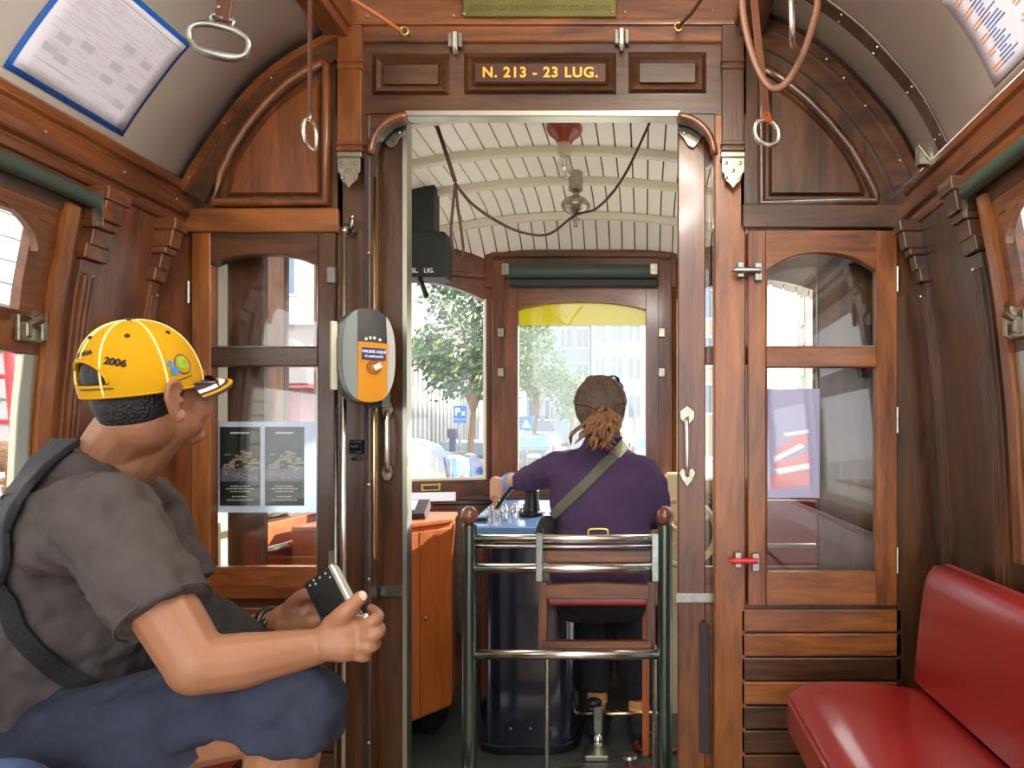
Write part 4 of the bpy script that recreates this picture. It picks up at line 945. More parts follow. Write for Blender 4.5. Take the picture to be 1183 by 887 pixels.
MB().tube(smooth([W(526, 212, Dc), W(545, 235, Dc), W(575, 256, Dc), W(605, 269, Dc+.20), W(635, 270, Dc+.38), (pz, Dg-.02, S_(250)), W(690, 240, Dc+.38), W(720, 205, Dc+.2), tr_], 6), .005, n=8).build('swag', 'cord', cdd, smooth_='all')
MB().tube(smooth([W(526, 212, Dc), W(523, 240, Dc), W(521, 270, Dc), W(524, 291, Dc), W(530, 299, Dc), W(535, 292, Dc), W(534, 275, Dc), W(529, 240, Dc), W(526, 212, Dc)], 5), .005, n=8).build('loop', 'cord', cdd, smooth_='all')
# controller pedestal
ct = thing('controller', 'tall glossy blue-black controller pedestal with rounded corners', 'controller')
def rrect(x0, x1, y0, y1, r, n=8):
    out = []
    for cx, cy, a0 in ((x1-r, y0+r, -pi/2), (x1-r, y1-r, 0), (x0+r, y1-r, pi/2), (x0+r, y0+r, pi)): out += [(cx+r*cos(a0+pi/2*i/n), cy+r*sin(a0+pi/2*i/n)) for i in range(n+1)]
    return out
X0, X1 = W(551, 0, 2.92).x, W(667, 0, 2.92).x
MB().zprism(rrect(X0, X1, 2.88, 3.32, .11), .0, .875).build('body', 'blue_black', ct, smooth_=True)
MB().zprism(rrect(X0-.008, X1+.008, 2.872, 3.328, .115), .0, .035).build('base_mold', 'black_metal', ct, smooth_=True, bevel=.004)
mb = MB()
for u in (590, 613, 635): mb.ell((W(u, 0, 2.88).x, 2.879, .10), (.006, .004, .006), n=10, m=6)
mb.build('rivet', 'dull_chrome', ct)
dk = MB(); ax_, ay_, az_ = Vector((1, 0, 0)), Vector((0, .98, .10)).normalized(), Vector((0, -.10, .98)).normalized()
cD = Vector(((X0+X1)/2+.04, 3.14, .905)); dk.obox(cD, ax_, ay_, az_, .27, .28, .018); dko = dk.build('desk_top', 'console_blue', ct, bevel=.006, seg=2)
def dkp(x, y, z=0): return cD+ax_*x+ay_*y+az_*(.018+z)
for i in range(4):
    for j in range(2): p = dkp(-.22+.042*i, -.06+.10*j, .018); MB().lathe([(.011, -.018), (.013, -.004), (.008, 0), (.007, .012), (0, .013)], p, az_, n=12).build('button', 'chrome', dko, smooth_=True)
for x in (.07, .19): MB().tube([dkp(x+.036*cos(a), .03+.036*sin(a), .01) for a in [i*2*pi/24 for i in range(24)]], .007, n=8, closed=True).build('gauge_rim', 'black_metal', dko, smooth_='all'); MB().lathe([(0, 0), (.034, 0), (.034, .006), (0, .006)], dkp(x, .03), az_, n=24).build('gauge_face', 'white_gloss', dko)
MB().obox(dkp(-.23, -.17, .006), ax_, ay_, az_, .022, .02, .008).build('switch_plate', 'black_plastic', dko, bevel=.002)
lv = thing('control_lever', 'worn black metal control lever on the blue console', 'lever')
p = dkp(-.045, -.06); MB().lathe([(0, 0), (.055, 0), (.055, .012), (.035, .016), (.034, .03), (.028, .075), (.03, .10), (.02, .115), (0, .118)], p, 'z', n=24).build('hub', 'black_metal', lv, smooth_=True, ang=35)
MB().tube(smooth([p+Vector((0, 0, .10)), p+Vector((-.05, .01, .118)), p+Vector((-.09, .02, .11)), W(573, 588, 3.12)], 5), [.02]*5+[.017]*5+[.013]*6, n=10, flat=.6, up=(0, 0, 1)).build('arm', 'black_metal', lv, smooth_='all')
h0 = W(573, 588, 3.12); MB().lathe([(.0, -.008), (.012, -.008), (.011, .02), (.015, .04), (.012, .075), (0, .08)], h0, n=14).build('grip', 'brass_rail', lv, smooth_=True)
# hand-brake wheel and its cream housing
hw_ = thing('brake_wheel', 'cream hand-brake wheel with curved spokes at the right of the driver', 'wheel'); c = W(789, 615, 3.02); r = .135
MB().tube([c+Vector((r*cos(a), 0, r*sin(a))) for a in [i*2*pi/40 for i in range(40)]], .013, n=10, closed=True).build('rim', 'wheel_cream', hw_, smooth_='all')
for k in range(4):
    a = k*pi/2+.5; MB().tube(smooth([c, c+Vector((.06*cos(a+.5), 0, .06*sin(a+.5))), c+Vector((r*cos(a), 0, r*sin(a)))], 6), .009, n=8).build('spoke', 'wheel_cream', hw_, smooth_='all')
MB().lathe([(0, -.03), (.03, -.03), (.03, .05), (.02, .06), (.02, .28), (0, .28)], c, 'y', n=18).build('hub', 'wheel_cream', hw_, smooth_=True)
MB().pprism([(756, 700), (756, 570), (764, 556), (772, 547), (800, 547), (812, 560), (812, 700)], 3.3, .18).build('wheel_housing', 'wheel_cream', bevel=.01, seg=2)
tag(bpy.data.objects['wheel_housing'], 'cream painted housing behind the hand-brake wheel', 'housing')
MB().box(W(760, 0, 3.3).x, W(808, 0, 3.3).x, 3.31, 3.47, 0, .5).build('column', 'wheel_cream', bpy.data.objects['wheel_housing'])
# driver's guard rail with ball-topped posts
gd = thing('guard_rail', 'polished guard rail with two wooden-ball posts behind the driver', 'guard rail'); Dg = 2.52
for u, in ((542,), (768,)):
    x = W(u, 0, Dg).x; po = MB().tube([(x, Dg, 0), (x, Dg, W(0, 606, Dg).z)], .0255, n=20).build('post', 'dark_post', gd, smooth_=True)
    MB().ell((x, Dg, W(0, 596, Dg).z), (.030, .030, .034), n=20, m=12).build('knob', 'knob_wood', po, smooth_='all'); MB().lathe([(0, 0), (.05, 0), (.05, .012), (.03, .03), (0, .03)], (x, Dg, 0), n=20).build('foot_flange', 'dull_chrome', po, smooth_=True)
xa_, xb_ = W(548, 0, Dg).x, W(762, 0, Dg).x
for v, r in ((622, .0145), (656.5, .0165), (756, .0165)):
    z = W(0, v, Dg).z; MB().tube([(xa_, Dg, z), (xb_, Dg, z)], r, n=16).build('bar', 'chrome', gd, smooth_='all')
z = W(0, 632, Dg).z; MB().tube([(xa_, Dg+.012, z), (xb_, Dg+.012, z)], .006, n=10).build('bar', 'chrome', gd, smooth_='all')
MB().tube([(xa_+.002, Dg, .1), (xa_+.002, Dg, .93)], .005, n=8).build('edge_rod', 'brass', gd)
for u in (623, 757): MB().pbox(u-4, 616, u+4, 672, Dg-.02, .012).build('strap_plate', 'dull_chrome', gd, bevel=.002)
st = thing('folding_stool', 'wood-framed folding driver seat with a thin red cushion', 'seat')
for u in (627, 752): MB().pbox(u-5, 672, u+5, 752, Dg+.03, .03).build('upright', 'red_wood_z', st, bevel=.002)
MB().pprism([(630, 676), (690, 673), (750, 676), (750, 692), (630, 692)], Dg+.02, .03).build('seat_rail', 'red_wood_x', st, bevel=.002)
MB().pbox(626, 741, 752, 751, Dg+.02, .03).build('lower_rail', 'red_wood_x', st, bevel=.002); MB().pbox(629, 636, 752, 650, Dg+.035, .02).build('back_slat', 'red_wood_x', st, bevel=.002)
z = W(0, 691, Dg+.04).z; MB().box(W(630, 0, 2.55).x, W(750, 0, 2.55).x, 2.56, 2.92, z-.028, z+.005).build('cushion', 'red_vinyl', st, bevel=.012, seg=3)
for u in (746,): MB().box(W(u-4, 0, 2.9).x, W(u+4, 0, 2.9).x, 2.86, 2.90, 0, z-.02).build('leg', 'orange_wood_z', st, bevel=.002)
for u in (632, 756): MB().tube([(W(u, 0, 2.6).x, 2.6, 0), (W(u, 0, 2.6).x, 2.6, W(0, 745, 2.6).z)], .008, n=10).build('leg', 'nickel', st)
bh = tag(MB().tube(smooth([W(680, 620, 2.53), W(680, 613, 2.53), W(684, 611, 2.53), W(698, 611, 2.53), W(702, 613, 2.53), W(702, 620, 2.53)], 3), .0045, n=8).build('loop_handle', 'brass', smooth_='all'), 'small brass loop handle on top of the guard rail', 'handle')
# floor gear
fb = tag(MB().tube([W(655, 824, 2.98), W(775, 824, 2.98)], .012, n=12).build('foot_bar', 'brass_rail', smooth_='all'), 'low brass foot bar in front of the driver seat', 'foot bar')
for u in (660, 772): MB().tube([W(u, 824, 2.98), (W(u, 0, 2.98).x, 2.98, 0)], .010, n=10).build('foot', 'black_metal', fb)
pd_ = thing('foot_pedal', 'chrome floor pedal with a square plate beneath the driver', 'pedal'); x = W(690, 0, 2.86).x
MB().box(x-.045, x+.045, 2.81, 2.93, .0, .022).build('plate', 'aluminium', pd_, bevel=.004); MB().box(x-.022, x+.018, 2.92, 2.95, .02, .17).build('arm', 'dull_chrome', pd_, bevel=.006); MB().ell((x, 2.90, .045), (.02, .02, .03)).build('bolt', 'chrome', pd_, smooth_='all')
MB().ell((x-.02, 2.94, .18), (.035, .025, .02)).build('tread', 'black_metal', pd_, smooth_='all')
f2 = thing('floor_button', 'round metal foot button on the platform floor', 'button'); x = W(727, 0, 2.72).x
MB().lathe([(0, 0), (.012, 0), (.012, .035), (.03, .04), (.026, .05), (0, .052)], (x, 2.76, 0), n=18).build('button', 'nickel', f2, smooth_=True)
hp = tag(MB().box(W(716, 0, 2.68).x, W(775, 0, 2.68).x, 2.60, 2.75, 0, .012).build('hatch_plate', 'red_dark', bevel=.003), 'rusty red hatch plate on the floor near the right guard post', 'plate')
hp = tag(MB().box(W(640, 0, 2.72).x, W(672, 0, 2.72).x, 2.66, 2.75, 0, .01).build('hatch_plate', 'nickel', bevel=.003), 'small worn metal plate on the floor in front of the pedal', 'plate')
hc = tag(MB().tube(smooth([(.05, 3.1, .012), (-.03, 2.98, .012), (-.02, 2.9, .012), (.06, 2.86, .012), (.14, 2.9, .012)], 6), .010, n=8).build('floor_hose', 'red_dark', smooth_='all'), 'dark red hose curled on the floor by the right shoe', 'hose')
# ================================================================== the street outside
G0 = -.75
def gz(y): return G0 if y < 8 else (G0+(min(y, 34)-8)*.036)
mb = MB(); ys = [-30, 8, 34, 140]
mb.loft([[Vector((-5, y, gz(y))), Vector((9, y, gz(y))), Vector((9, y, gz(y)-.3)), Vector((-5, y, gz(y)-.3))] for y in ys])
struct(mb.build('ground_street', 'asphalt'), 'grey asphalt street ahead of the tram', 'street')
mb = MB(); mb.loft([[Vector((-40, y, gz(y)+.14)), Vector((-5, y, gz(y)+.14)), Vector((-5, y, gz(y)-.3)), Vector((-40, y, gz(y)-.3))] for y in ys])
mb.loft([[Vector((9, y, gz(y)+.14)), Vector((40, y, gz(y)+.14)), Vector((40, y, gz(y)-.3)), Vector((9, y, gz(y)-.3))] for y in ys])
struct(mb.build('ground_pavement', 'pavement'), 'pale pavement along the house fronts', 'pavement')
def facade(name, label, wallm, x0, x1, y0, y1, h, face, cols, rows, wz0, wdz, ww, wh, extra=None, trim='facade_white', winm='window_dark'):
    """a house block; face '+x' or '-x' or '-y' carries the windows"""
    b = thing(name, label, 'building'); zb = gz((y0+y1)/2)-.2
    MB().box(x0, x1, y0, y1, zb, zb+h).build('wall', wallm, b)
    MB().box(x0-.2, x1+.2, y0-.2, y1+.2, zb+h, zb+h+.25).build('cornice', trim, b)
    for i in range(cols):
        for j in range(rows):
            z = zb+wz0+wdz*j; mb = MB(); fr = MB()
            if face == '-y': c = x0+(x1-x0)*(i+.5)/cols; mb.box(c-ww/2, c+ww/2, y0-.03, y0+.02, z, z+wh); fr.box(c-ww/2-.12, c+ww/2+.12, y0-.06, y0, z-.14, z); fr.box(c-ww/2-.12, c+ww/2+.12, y0-.06, y0, z+wh, z+wh+.14); fr.box(c-.03, c+.03, y0-.05, y0, z, z+wh)
            else:
                c = y0+(y1-y0)*(i+.5)/cols; X = x1 if face == '+x' else x0; s = 1 if face == '+x' else -1
                mb.box(min(X-.02*s, X+.03*s), max(X-.02*s, X+.03*s), c-ww/2, c+ww/2, z, z+wh)
                for za, zb_ in ((z-.14, z), (z+wh, z+wh+.14)): fr.box(min(X, X+.07*s), max(X, X+.07*s), c-ww/2-.12, c+ww/2+.12, za, zb_)
            wi = mb.build('window', winm, b); fr.build('window_trim', trim, wi)
    return b
b1 = facade('townhouse', 'pale grey panelled building with tall ribs beyond the parked white van', 'facade_stone', -14, -6.9, 18.5, 34, 4.4, '+x', 5, 1, 1.0, 2.6, .8, 1.6)
mb = MB()
for i in range(34): y = 18.7+i*.46; mb.box(-6.9, -6.72, y, y+.22, -.7, 3.6)
for i in range(20): x = -14+i*.4; mb.box(x, x+.18, 18.34, 18.5, -.7, 3.6)
mb.build('ribs', 'facade_white', b1)
mb = MB()
for i in range(0, 20, 5): x = -13.75+i*.4; mb.box(x, x+.16, 18.4, 18.5, -.7, 3.4)
mb.build('panels', 'red_dark', b1)
facade('townhouse', 'white apartment house with shuttered windows behind the near tree', 'facade_white', -24, -10.5, 35, 52, 15, '-y', 5, 4, 2.2, 3.0, 1.1, 1.7, winm='facade_blue')
b = facade('townhouse', 'pink tiled low house beside the tram at the far left', 'facade_pink', -12, -5.9, 12.6, 16.4, 2.9, '-y', 3, 1, .9, 2, .7, 1.2)
MB().loft([[Vector((-12.3, 12.3, 2.1)), Vector((-5.6, 12.3, 2.1)), Vector((-5.6, 16.7, 2.1)), Vector((-12.3, 16.7, 2.1))], [Vector((-11, 14.4, 3.2)), Vector((-6.9, 14.4, 3.2)), Vector((-6.9, 14.6, 3.2)), Vector((-11, 14.6, 3.2))]]).build('roof', 'roof_red', b)
mb = MB()
for i in range(9): x = -11.8+i*.7; mb.box(x, x+.14, 12.5, 12.62, -.6, 2)
mb.build('red_stripes', 'red_paint', b)
b = facade('townhouse', 'white boarded house close beside the tram on the left', 'facade_white', -12, -6.0, -7, 11.8, 8, '+x', 7, 2, 1.7, 3.0, 1.0, 1.6)
mb = MB()
for i in range(36): z = -.6+i*.22; mb.box(-6.0, -5.985, -7, 11.8, z, z+.02)
mb.build('board_joint', 'facade_stone', b)
facade('townhouse', 'tall pale blue-windowed corner house at the end of the street', 'facade_white', -4.2, 1.2, 58, 68, 14, '-y', 4, 4, 3, 3.0, .9, 1.7, winm='facade_blue')
facade('townhouse', 'cream balconied house at the right end of the street', 'facade_cream', 1.9, 7.2, 48, 60, 15, '-y', 4, 4, 3.0, 3.1, .9, 1.8)
facade('townhouse', 'white house terrace along the right of the street', 'facade_white', 9.5, 16, 21.2, 46, 11, '-x', 7, 3, 2.2, 3.0, 1.1, 1.7, winm='window_dark')
facade('townhouse', 'distant grey house between the trees at the street end', 'facade_blue', -10, -4.6, 62, 72, 11, '-y', 4, 3, 3.0, 3.0, .8, 1.6)
facade('townhouse', 'unseen tall white house across the street, sized to shade the saloon', 'facade_white', 9.5, 16, -12, 12.5, 9.5, '-x', 7, 3, 1.0, 3.0, 1.1, 1.7)  # out of view, placed and sized to keep the sun out of the saloon
b = facade('shop_front', 'shop with a yellow and white front across the street on the right', 'facade_cream', 9.5, 16, 12.9, 14.6, 3.2, '-x', 1, 1, 1.0, 3.0, 1.2, 1.4)
MB().box(9.36, 9.5, 13, 14.5, 1.9, 2.4).build('fascia', 'yellow_paint', b)
# trees
def tree(label, x, y, h, blobs, lf, trunk, size=.09, per=900, light='leaf_light', th=.11):
    t = thing('street_tree', label, 'tree'); z0 = gz(y)+.1; rr = random.Random(int(x*31+y))
    c0 = Vector((x, y, z0+h)); tm = MB(); fork = Vector((x+.05, y, z0+trunk))
    tm.tube(smooth([Vector((x, y, z0)), Vector((x-.04, y, z0+trunk*.5)), fork], 5), [th-.003*i for i in range(11)], n=8)
    for (dx, dy, dz, r) in blobs: tm.tube(smooth([fork, fork+Vector((dx*.35, dy*.35, (h+dz-trunk)*.5)), c0+Vector((dx, dy, dz))], 4), [th*.6*(1-.09*i) for i in range(9)], n=6)
    tm.build('trunk', 'bark', t, smooth_='all')
    for k, m in enumerate((lf, 'leaf_mid' if lf != 'leaf_mid' else 'leaf_dark', light)):
        mb = MB()
        for (dx, dy, dz, r) in blobs:
            for i in range(int(per*(.62, .26, .12)[k])):
                d = Vector((rr.gauss(0, 1), rr.gauss(0, 1), rr.gauss(0, 1))).normalized()*r*(rr.random()**.42)
                d += Vector((rr.gauss(0, .1), rr.gauss(0, .1), rr.gauss(0, .1)))*r
                p = c0+Vector((dx, dy, dz))+d; n = Vector((rr.gauss(0, 1), rr.gauss(0, 1), rr.gauss(0, 1))).normalized(); a = n.orthogonal().normalized(); b = n.cross(a); s = size*(.6+rr.random()*.7)
                mb.add([p-a*s*.5, p+b*s*.3, p+a*s*.6, p-b*s*.3], [(0, 1, 2, 3)])
        mb.build('foliage', m, t, fix=False)
    return t
c = W(545, 0, 19.5)
tree('leafy green street tree seen through the left windscreen pane', c.x, 19.5, 4.35, [tuple(1.5*q for q in t) for t in [(-.35, 0, .75, .62), (.35, .2, .8, .62), (0, 0, .1, .72), (-.75, 0, -.35, .42), (.5, .1, -.1, .6), (-.35, 0, -.75, .48), (.35, 0, -.75, .5), (.9, .2, .3, .5), (0, 0, 1.4, .5)]], 'leaf_dark', 2.2, size=.16, per=720, th=.10)
c = W(618, 0, 30)
tree('hazy tree at the left of the central windscreen', c.x, 30, 4.0, [(-.6, 0, .6, .9), (.3, 0, .4, .95), (0, 0, -.5, .8), (-.8, 0, -.3, .7), (.9, .3, -.4, .6), (.1, 0, 1.3, .7)], 'leaf_mid', 2.0, size=.17, per=620)
c = W(660, 0, 36)
tree('smaller distant tree beside the hazy one', c.x, 36, 3.2, [(-.5, 0, .5, 1.0), (.5, 0, .2, .9), (0, 0, -.6, .9)], 'leaf_mid', 1.6, size=.24, per=420)
tree('broad tree on the left pavement beyond the ribbed building', -7.5, 38.5, 4.2, [(-.8, 0, .6, 1.3), (.8, 0, .5, 1.3), (0, 0, -.6, 1.2), (0, 0, 1.6, 1.1)], 'leaf_mid', 2.0, size=.24, per=600)
# cars
def car(name, label, x, y, head, col, van=False, glassm='car_glass', lift=0.0):
    c = thing(name, label, 'van' if van else 'car'); c.location = (x, y, gz(y)+lift); c.rotation_euler = (0, 0, R(head))
    # local: length along +y (front), x across, origin at the rear-right corner's ground
    if van: prof = [(0, .35), (0, .95), (.06, 1.55), (.16, 1.82), (.5, 1.90), (2.2, 1.90), (2.75, 1.72), (3.3, 1.22), (3.95, 1.02), (4.2, .8), (4.22, .35)]; wd = 1.72
    else: prof = [(0, .38), (0, .85), (.08, 1.0), (.38, 1.36), (.75, 1.46), (1.8, 1.46), (2.2, 1.36), (2.85, 1.0), (3.7, .86), (3.95, .7), (4.0, .38)]; wd = 1.62
    P = smooth2(prof, 2); rings = []
    zmid = 1.0
    for k in range(9):
        a = k/8*2-1; edge = max(0, abs(a)-.82)/.18; X = -wd/2+wd/2*a
        rings.append([Vector((X, y_+(.10*edge**2*(1 if y_ < 2 else -1)), z-(.07*edge**2 if z > 1 else 0))) for y_, z in P])
        rings[-1] = [Vector((p.x-(p.z-zmid)*.16*a if p.z > zmid else p.x, p.y, p.z)) for p in rings[-1]]
    MB().loft(rings).build('body', col, c, smooth_=True, ang=50)
    zt = 1.72 if van else 1.38
    # windows: rear, sides
    mb = MB()
    if van:
        mb.add([(-1.5, .012, 1.05), (-.9, .012, 1.05), (-.92, .03, 1.6), (-1.45, .03, 1.6)], [(0, 1, 2, 3)]) if False else None
        mb.loft([[Vector((.012-(z-zmid)*.16, y_, z)) for y_, z in ((2.25, 1.06), (3.25, 1.06), (2.8, 1.62), (2.25, 1.66))], [Vector((-.02-(z-zmid)*.16, y_, z)) for y_, z in ((2.25, 1.06), (3.25, 1.06), (2.8, 1.62), (2.25, 1.66))]])
    else:
        for s in (1, -1):
            X = 0 if s == 1 else -wd; a = [(.55, 1.0), (2.5, 1.0), (2.05, 1.34), (.72, 1.36)]
            mb.loft([[Vector((X+s*.012-s*(z-zmid)*.16, y_, z)) for y_, z in a], [Vector((X-s*.02-s*(z-zmid)*.16, y_, z)) for y_, z in a]])
        a = [(-1.45, .06, .98), (-.17, .06, .98), (-.25, .38, 1.36), (-1.37, .38, 1.36)]
        mb.loft([[Vector((x_, y_-.03, z)) for x_, y_, z in a], [Vector((x_, y_+.04, z)) for x_, y_, z in a]])
    mb.build('windows', glassm, c)
    for x_ in (-.10, -wd+.10):
        MB().ell((x_, .04, .92), (.07, .05, .16), n=12, m=8).build('tail_light', 'tail_red', c, smooth_='all')
    MB().box(-wd/2-.26, -wd/2+.26, -.015, .01, .62, .74).build('number_plate', 'white', c)
    MB().box(-wd-.0+.02, -.02, -.06, .1, .36, .56).build('bumper', col if van else 'car_grey', c, bevel=.04, seg=2)
    for x_ in (-.10, -wd+.10):
        for y_ in (.75, 3.3): MB().lathe([(0, -.1), (.26, -.1), (.31, -.07), (.31, .07), (.26, .1), (0, .1)], (x_, y_, .31), 'x', n=20).build('wheel', 'rubber', c, smooth_=True)
    for s, X in ((1, 0), (-1, -wd)): MB().ell((X+s*.08, 2.55 if not van else 3.0, 1.08), (.10, .06, .09), n=12, m=8).build('mirror', 'black_plastic', c, smooth_='all')
    if van:
        sl = MB().box(-.0, .012, .55, .565, .5, 1.7); sl.box(0, .012, 2.1, 2.115, .5, 1.7); sl.box(-wd/2-.006, -wd/2+.006, -.008, 0, .5, 1.7); sl.build('door_gap', 'print_grey', c)
    return c
c = W(497, 0, 8); car('white_van', 'white panel van parked at the left kerb', c.x, 8, 9, 'van_white', van=True, lift=.08)
c = W(540, 0, 12.7); car('parked_car', 'silver-blue hatchback parked ahead of the white van', c.x, 12.7, 6, 'car_silver', glassm='car_glass_blue', lift=.12)
c = W(566, 0, 21.3); car('parked_car', 'grey hatchback, third in the row of parked vehicles', c.x, 21.3, 4, 'car_grey', lift=.05)
c = W(643, 0, 25.6); car('parked_car', 'silver car on the road left of the driver', c.x, 25.6, 0, 'car_silver', glassm='car_glass_blue', lift=.1)
c = W(640, 0, 33); car('parked_car', 'blue car farther down the road beneath the trees', c.x, 33, 0, 'car_blue')
c = W(738, 0, 27); car('parked_car', 'white car coming down the road right of the driver', c.x+1.3, 27, 0, 'van_white', glassm='car_glass_blue')
# signs, poles, bin
def sign_post(label, u, v, D, s, txt):
    t = thing('traffic_sign', label, 'sign'); c = W(u, v, D); z0 = gz(D)+.1
    MB().tube([(c.x, D+.03, z0), (c.x, D+.03, c.z+s*.6)], .03, n=10).build('post', 'pole_grey', t, smooth_='all')
    b = MB().box(c.x-s/2, c.x+s/2, D-.01, D+.01, c.z-s/2, c.z+s/2).build('panel', 'sign_blue', t, bevel=.01)
    if txt == 'P':
        put_text('lettering', 'P', s*.8, 'white', b, c+Vector((-s*.16, -.015, 0)), (1, 0, 0), (0, 0, 1), bold=.008); MB().box(c.x+s*.18, c.x+s*.4, D-.016, D-.01, c.z-s*.25, c.z+s*.05).build('symbol', 'white', b)
        MB().box(c.x-s/2, c.x+s/2, D-.01, D+.01, c.z-s*.85, c.z-s*.58).build('sub_panel', 'sign_blue', t, bevel=.01)
    else:
        MB().prism([(c.x-s*.3, c.z-s*.28), (c.x+s*.3, c.z-s*.28), (c.x, c.z+s*.3)], D-.017, D-.01).build('triangle', 'white', b)
        MB().box(c.x-s*.03, c.x+s*.03, D-.022, D-.017, c.z-s*.18, c.z+s*.12).build('figure', 'plate_text', b)
sign_post('blue parking sign with a white P beside the tree trunk', 531, 476, 17.9, .31, 'P')
sign_post('blue square sign with a white triangle left of the driver', 608, 489, 17, .33, 't')
t = thing('parking_meter', 'dark blue parking meter on the pavement below the P sign', 'parking meter'); c = W(523, 0, 17.5); z0 = gz(17.5)+.1
MB().box(c.x-.07, c.x+.07, 17.42, 17.58, z0, W(0, 506, 17.5).z).build('case', 'bin_blue', t, bevel=.02); MB().zprism(rrect(c.x-.10, c.x+.10, 17.39, 17.61, .03), W(0, 506, 17.5).z, W(0, 495, 17.5).z).build('head', 'bin_blue', t, bevel=.02)
for i, (u, D, top) in enumerate(((686, 38, 350), (640, 40, 440), (733, 36, 380))):
    c = W(u, 0, D); tag(MB().tube([(c.x, D, gz(D)), (c.x, D, W(0, top, D).z)], [.09, .05], n=8).build('street_pole', 'pole_grey', smooth_='all'), ('slender grey street pole above the driver head', 'thin grey pole at the left of the driver head', 'tall pale pole close to the right windscreen stile')[i], 'pole')
# red frame outside the left window
rf = thing('red_scaffold', 'red metal frame standing outside the left saloon window', 'frame')
D = 3.6; MB().tube([W(8, 380, D), W(22, 560, D), W(30, 900, D)], .022, n=8).build('upright', 'red_paint', rf, smooth_='all'); MB().tube([W(-60, 380, D), W(-40, 560, D), W(-30, 900, D)], .022, n=8).build('upright', 'red_paint', rf, smooth_='all')
for v in (434, 486): MB().tube([W(-55, v, D), W(16, v+1, D)], .012, n=8).build('rung', 'red_paint', rf)
# passer-by in blue outside
def passer(label, u, D, top):
    t = None; c = W(u, 0, D); z1 = W(0, top, D).z; z0 = gz(D)+.14 if c.x < -5 else gz(D); H = z1-z0; x = c.x; k = H/1.72
    mb = MB(); mb.ell((x, D, z1-.12*k), (.085*k, .1*k, .12*k)); mb.chain([(x, D, z1-.24*k), (x, D, z1-.32*k)], [.055*k, .06*k])
    mb.chain([(x, D, z1-.45*k), (x, D, z1-.85*k)], [.15*k, .14*k])
    for s in (-1, 1):
        mb.chain([(x+s*.09*k, D, z1-.85*k), (x+s*.1*k, D+.05, z1-1.25*k), (x+s*.1*k, D, z0+.06)], [.09*k, .06*k, .04*k]); mb.chain([(x+s*.17*k, D, z1-.38*k), (x+s*.24*k, D, z1-.65*k), (x+s*.22*k, D-.08, z1-.88*k)], [.05*k, .04*k, .03*k]); mb.chain([(x+s*.1*k, D, z0+.05), (x+s*.1*k, D-.15, z0+.04)], [.05*k, .04*k])
    o = remesh(mb, 'person', 'skin', None, .014, 4); tag(o, label, 'person')
    mb = MB(); mb.chain([(x, D, z1-.40*k), (x, D, z1-.62*k), (x, D, z1-.9*k)], [.165*k, .17*k, .175*k])
    for s in (-1, 1): mb.chain([(x+s*.16*k, D, z1-.38*k), (x+s*.24*k, D, z1-.65*k)], [.075*k, .07*k])
    remesh(mb, 'shirt', 'shirt_sky', o, .014, 4)
    mb = MB()
    for s in (-1, 1): mb.chain([(x+s*.08*k, D, z1-.88*k), (x+s*.1*k, D+.05, z1-1.25*k), (x+s*.1*k, D, z0+.12)], [.12*k, .085*k, .07*k])
    remesh(mb, 'trousers', 'jeans', o, .014, 4)
    MB().ell((x, D+.01, z1-.09*k), (.095*k, .11*k, .10*k)).build('hair', 'hair_brown', o, smooth_='all')
passer('person in a sky blue shirt standing outside the left window', 4, 3.3, 512)
# ================================================================== people
def frame(psi, pitch=0, roll=0):
    """columns: forward, left, up; psi from +x towards +y"""
    f = Vector((cos(psi)*cos(pitch), sin(psi)*cos(pitch), sin(pitch))); l = Vector((-sin(psi), cos(psi), 0)); u = f.cross(l)
    q = Matrix.Rotation(roll, 3, f); l = q @ l; u = q @ u
    return f, l, u
def head_solids(mb, c, fr, s=1.0):
    f, l, u = fr; rot = Matrix((f, l, u)).transposed(); P = lambda a, b, d: c+(f*a+l*b+u*d)*s; E = lambda a, b, d, r: mb.ell(P(a, b, d), tuple(x*s for x in r), rot)
    E(-.012, 0, .028, (.094, .074, .088)); E(.035, 0, -.008, (.062, .062, .078)); E(.036, 0, -.058, (.056, .058, .052))
    E(.062, 0, -.096, (.030, .028, .020)); E(.0, 0, -.06, (.055, .056, .045))
    E(.078, 0, .028, (.020, .046, .012)); E(.094, 0, -.018, (.018, .011, .024)); E(.1, 0, -.03, (.014, .015, .011))
    for k in (-1, 1): E(.064, k*.034, -.034, (.030, .026, .036))
    E(.082, 0, -.060, (.011, .022, .006)); E(.080, 0, -.069, (.011, .019, .006))
    for k in (-1, 1): E(-.002, k*.074, -.02, (.010, .006, .018))
def ear(mb, c, fr, k, s=1.0):
    f, l, u = fr; P = lambda a, b, d: c+(f*a+l*b+u*d)*s
    pts = [(.012, .076, -.035), (.010, .080, -.046), (.000, .082, -.053), (-.008, .084, -.046), (-.015, .090, -.030), (-.021, .094, -.012), (-.020, .095, .004), (-.012, .092, .014), (.0, .087, .016), (.009, .082, .008), (.010, .078, -.004)]
    mb.tube(smooth([P(a, k*b, d) for a, b, d in pts], 3), .0052*s, n=8)
    pts = [(-.004, .084, -.034), (-.009, .086, -.018), (-.010, .087, -.004), (-.003, .085, .006)]; mb.tube(smooth([P(a, k*b, d) for a, b, d in pts], 3), .0036*s, n=8)
    rot = Matrix((f, l, u)).transposed(); mb.ell(P(-.006, k*.081, -.014), (.015*s, .004*s, .030*s), rot)
    mb.ell(P(.011, k*.079, -.018), (.004*s, .005*s, .007*s), rot); mb.ell(P(0, k*.082, -.05), (.008*s, .005*s, .010*s), rot)
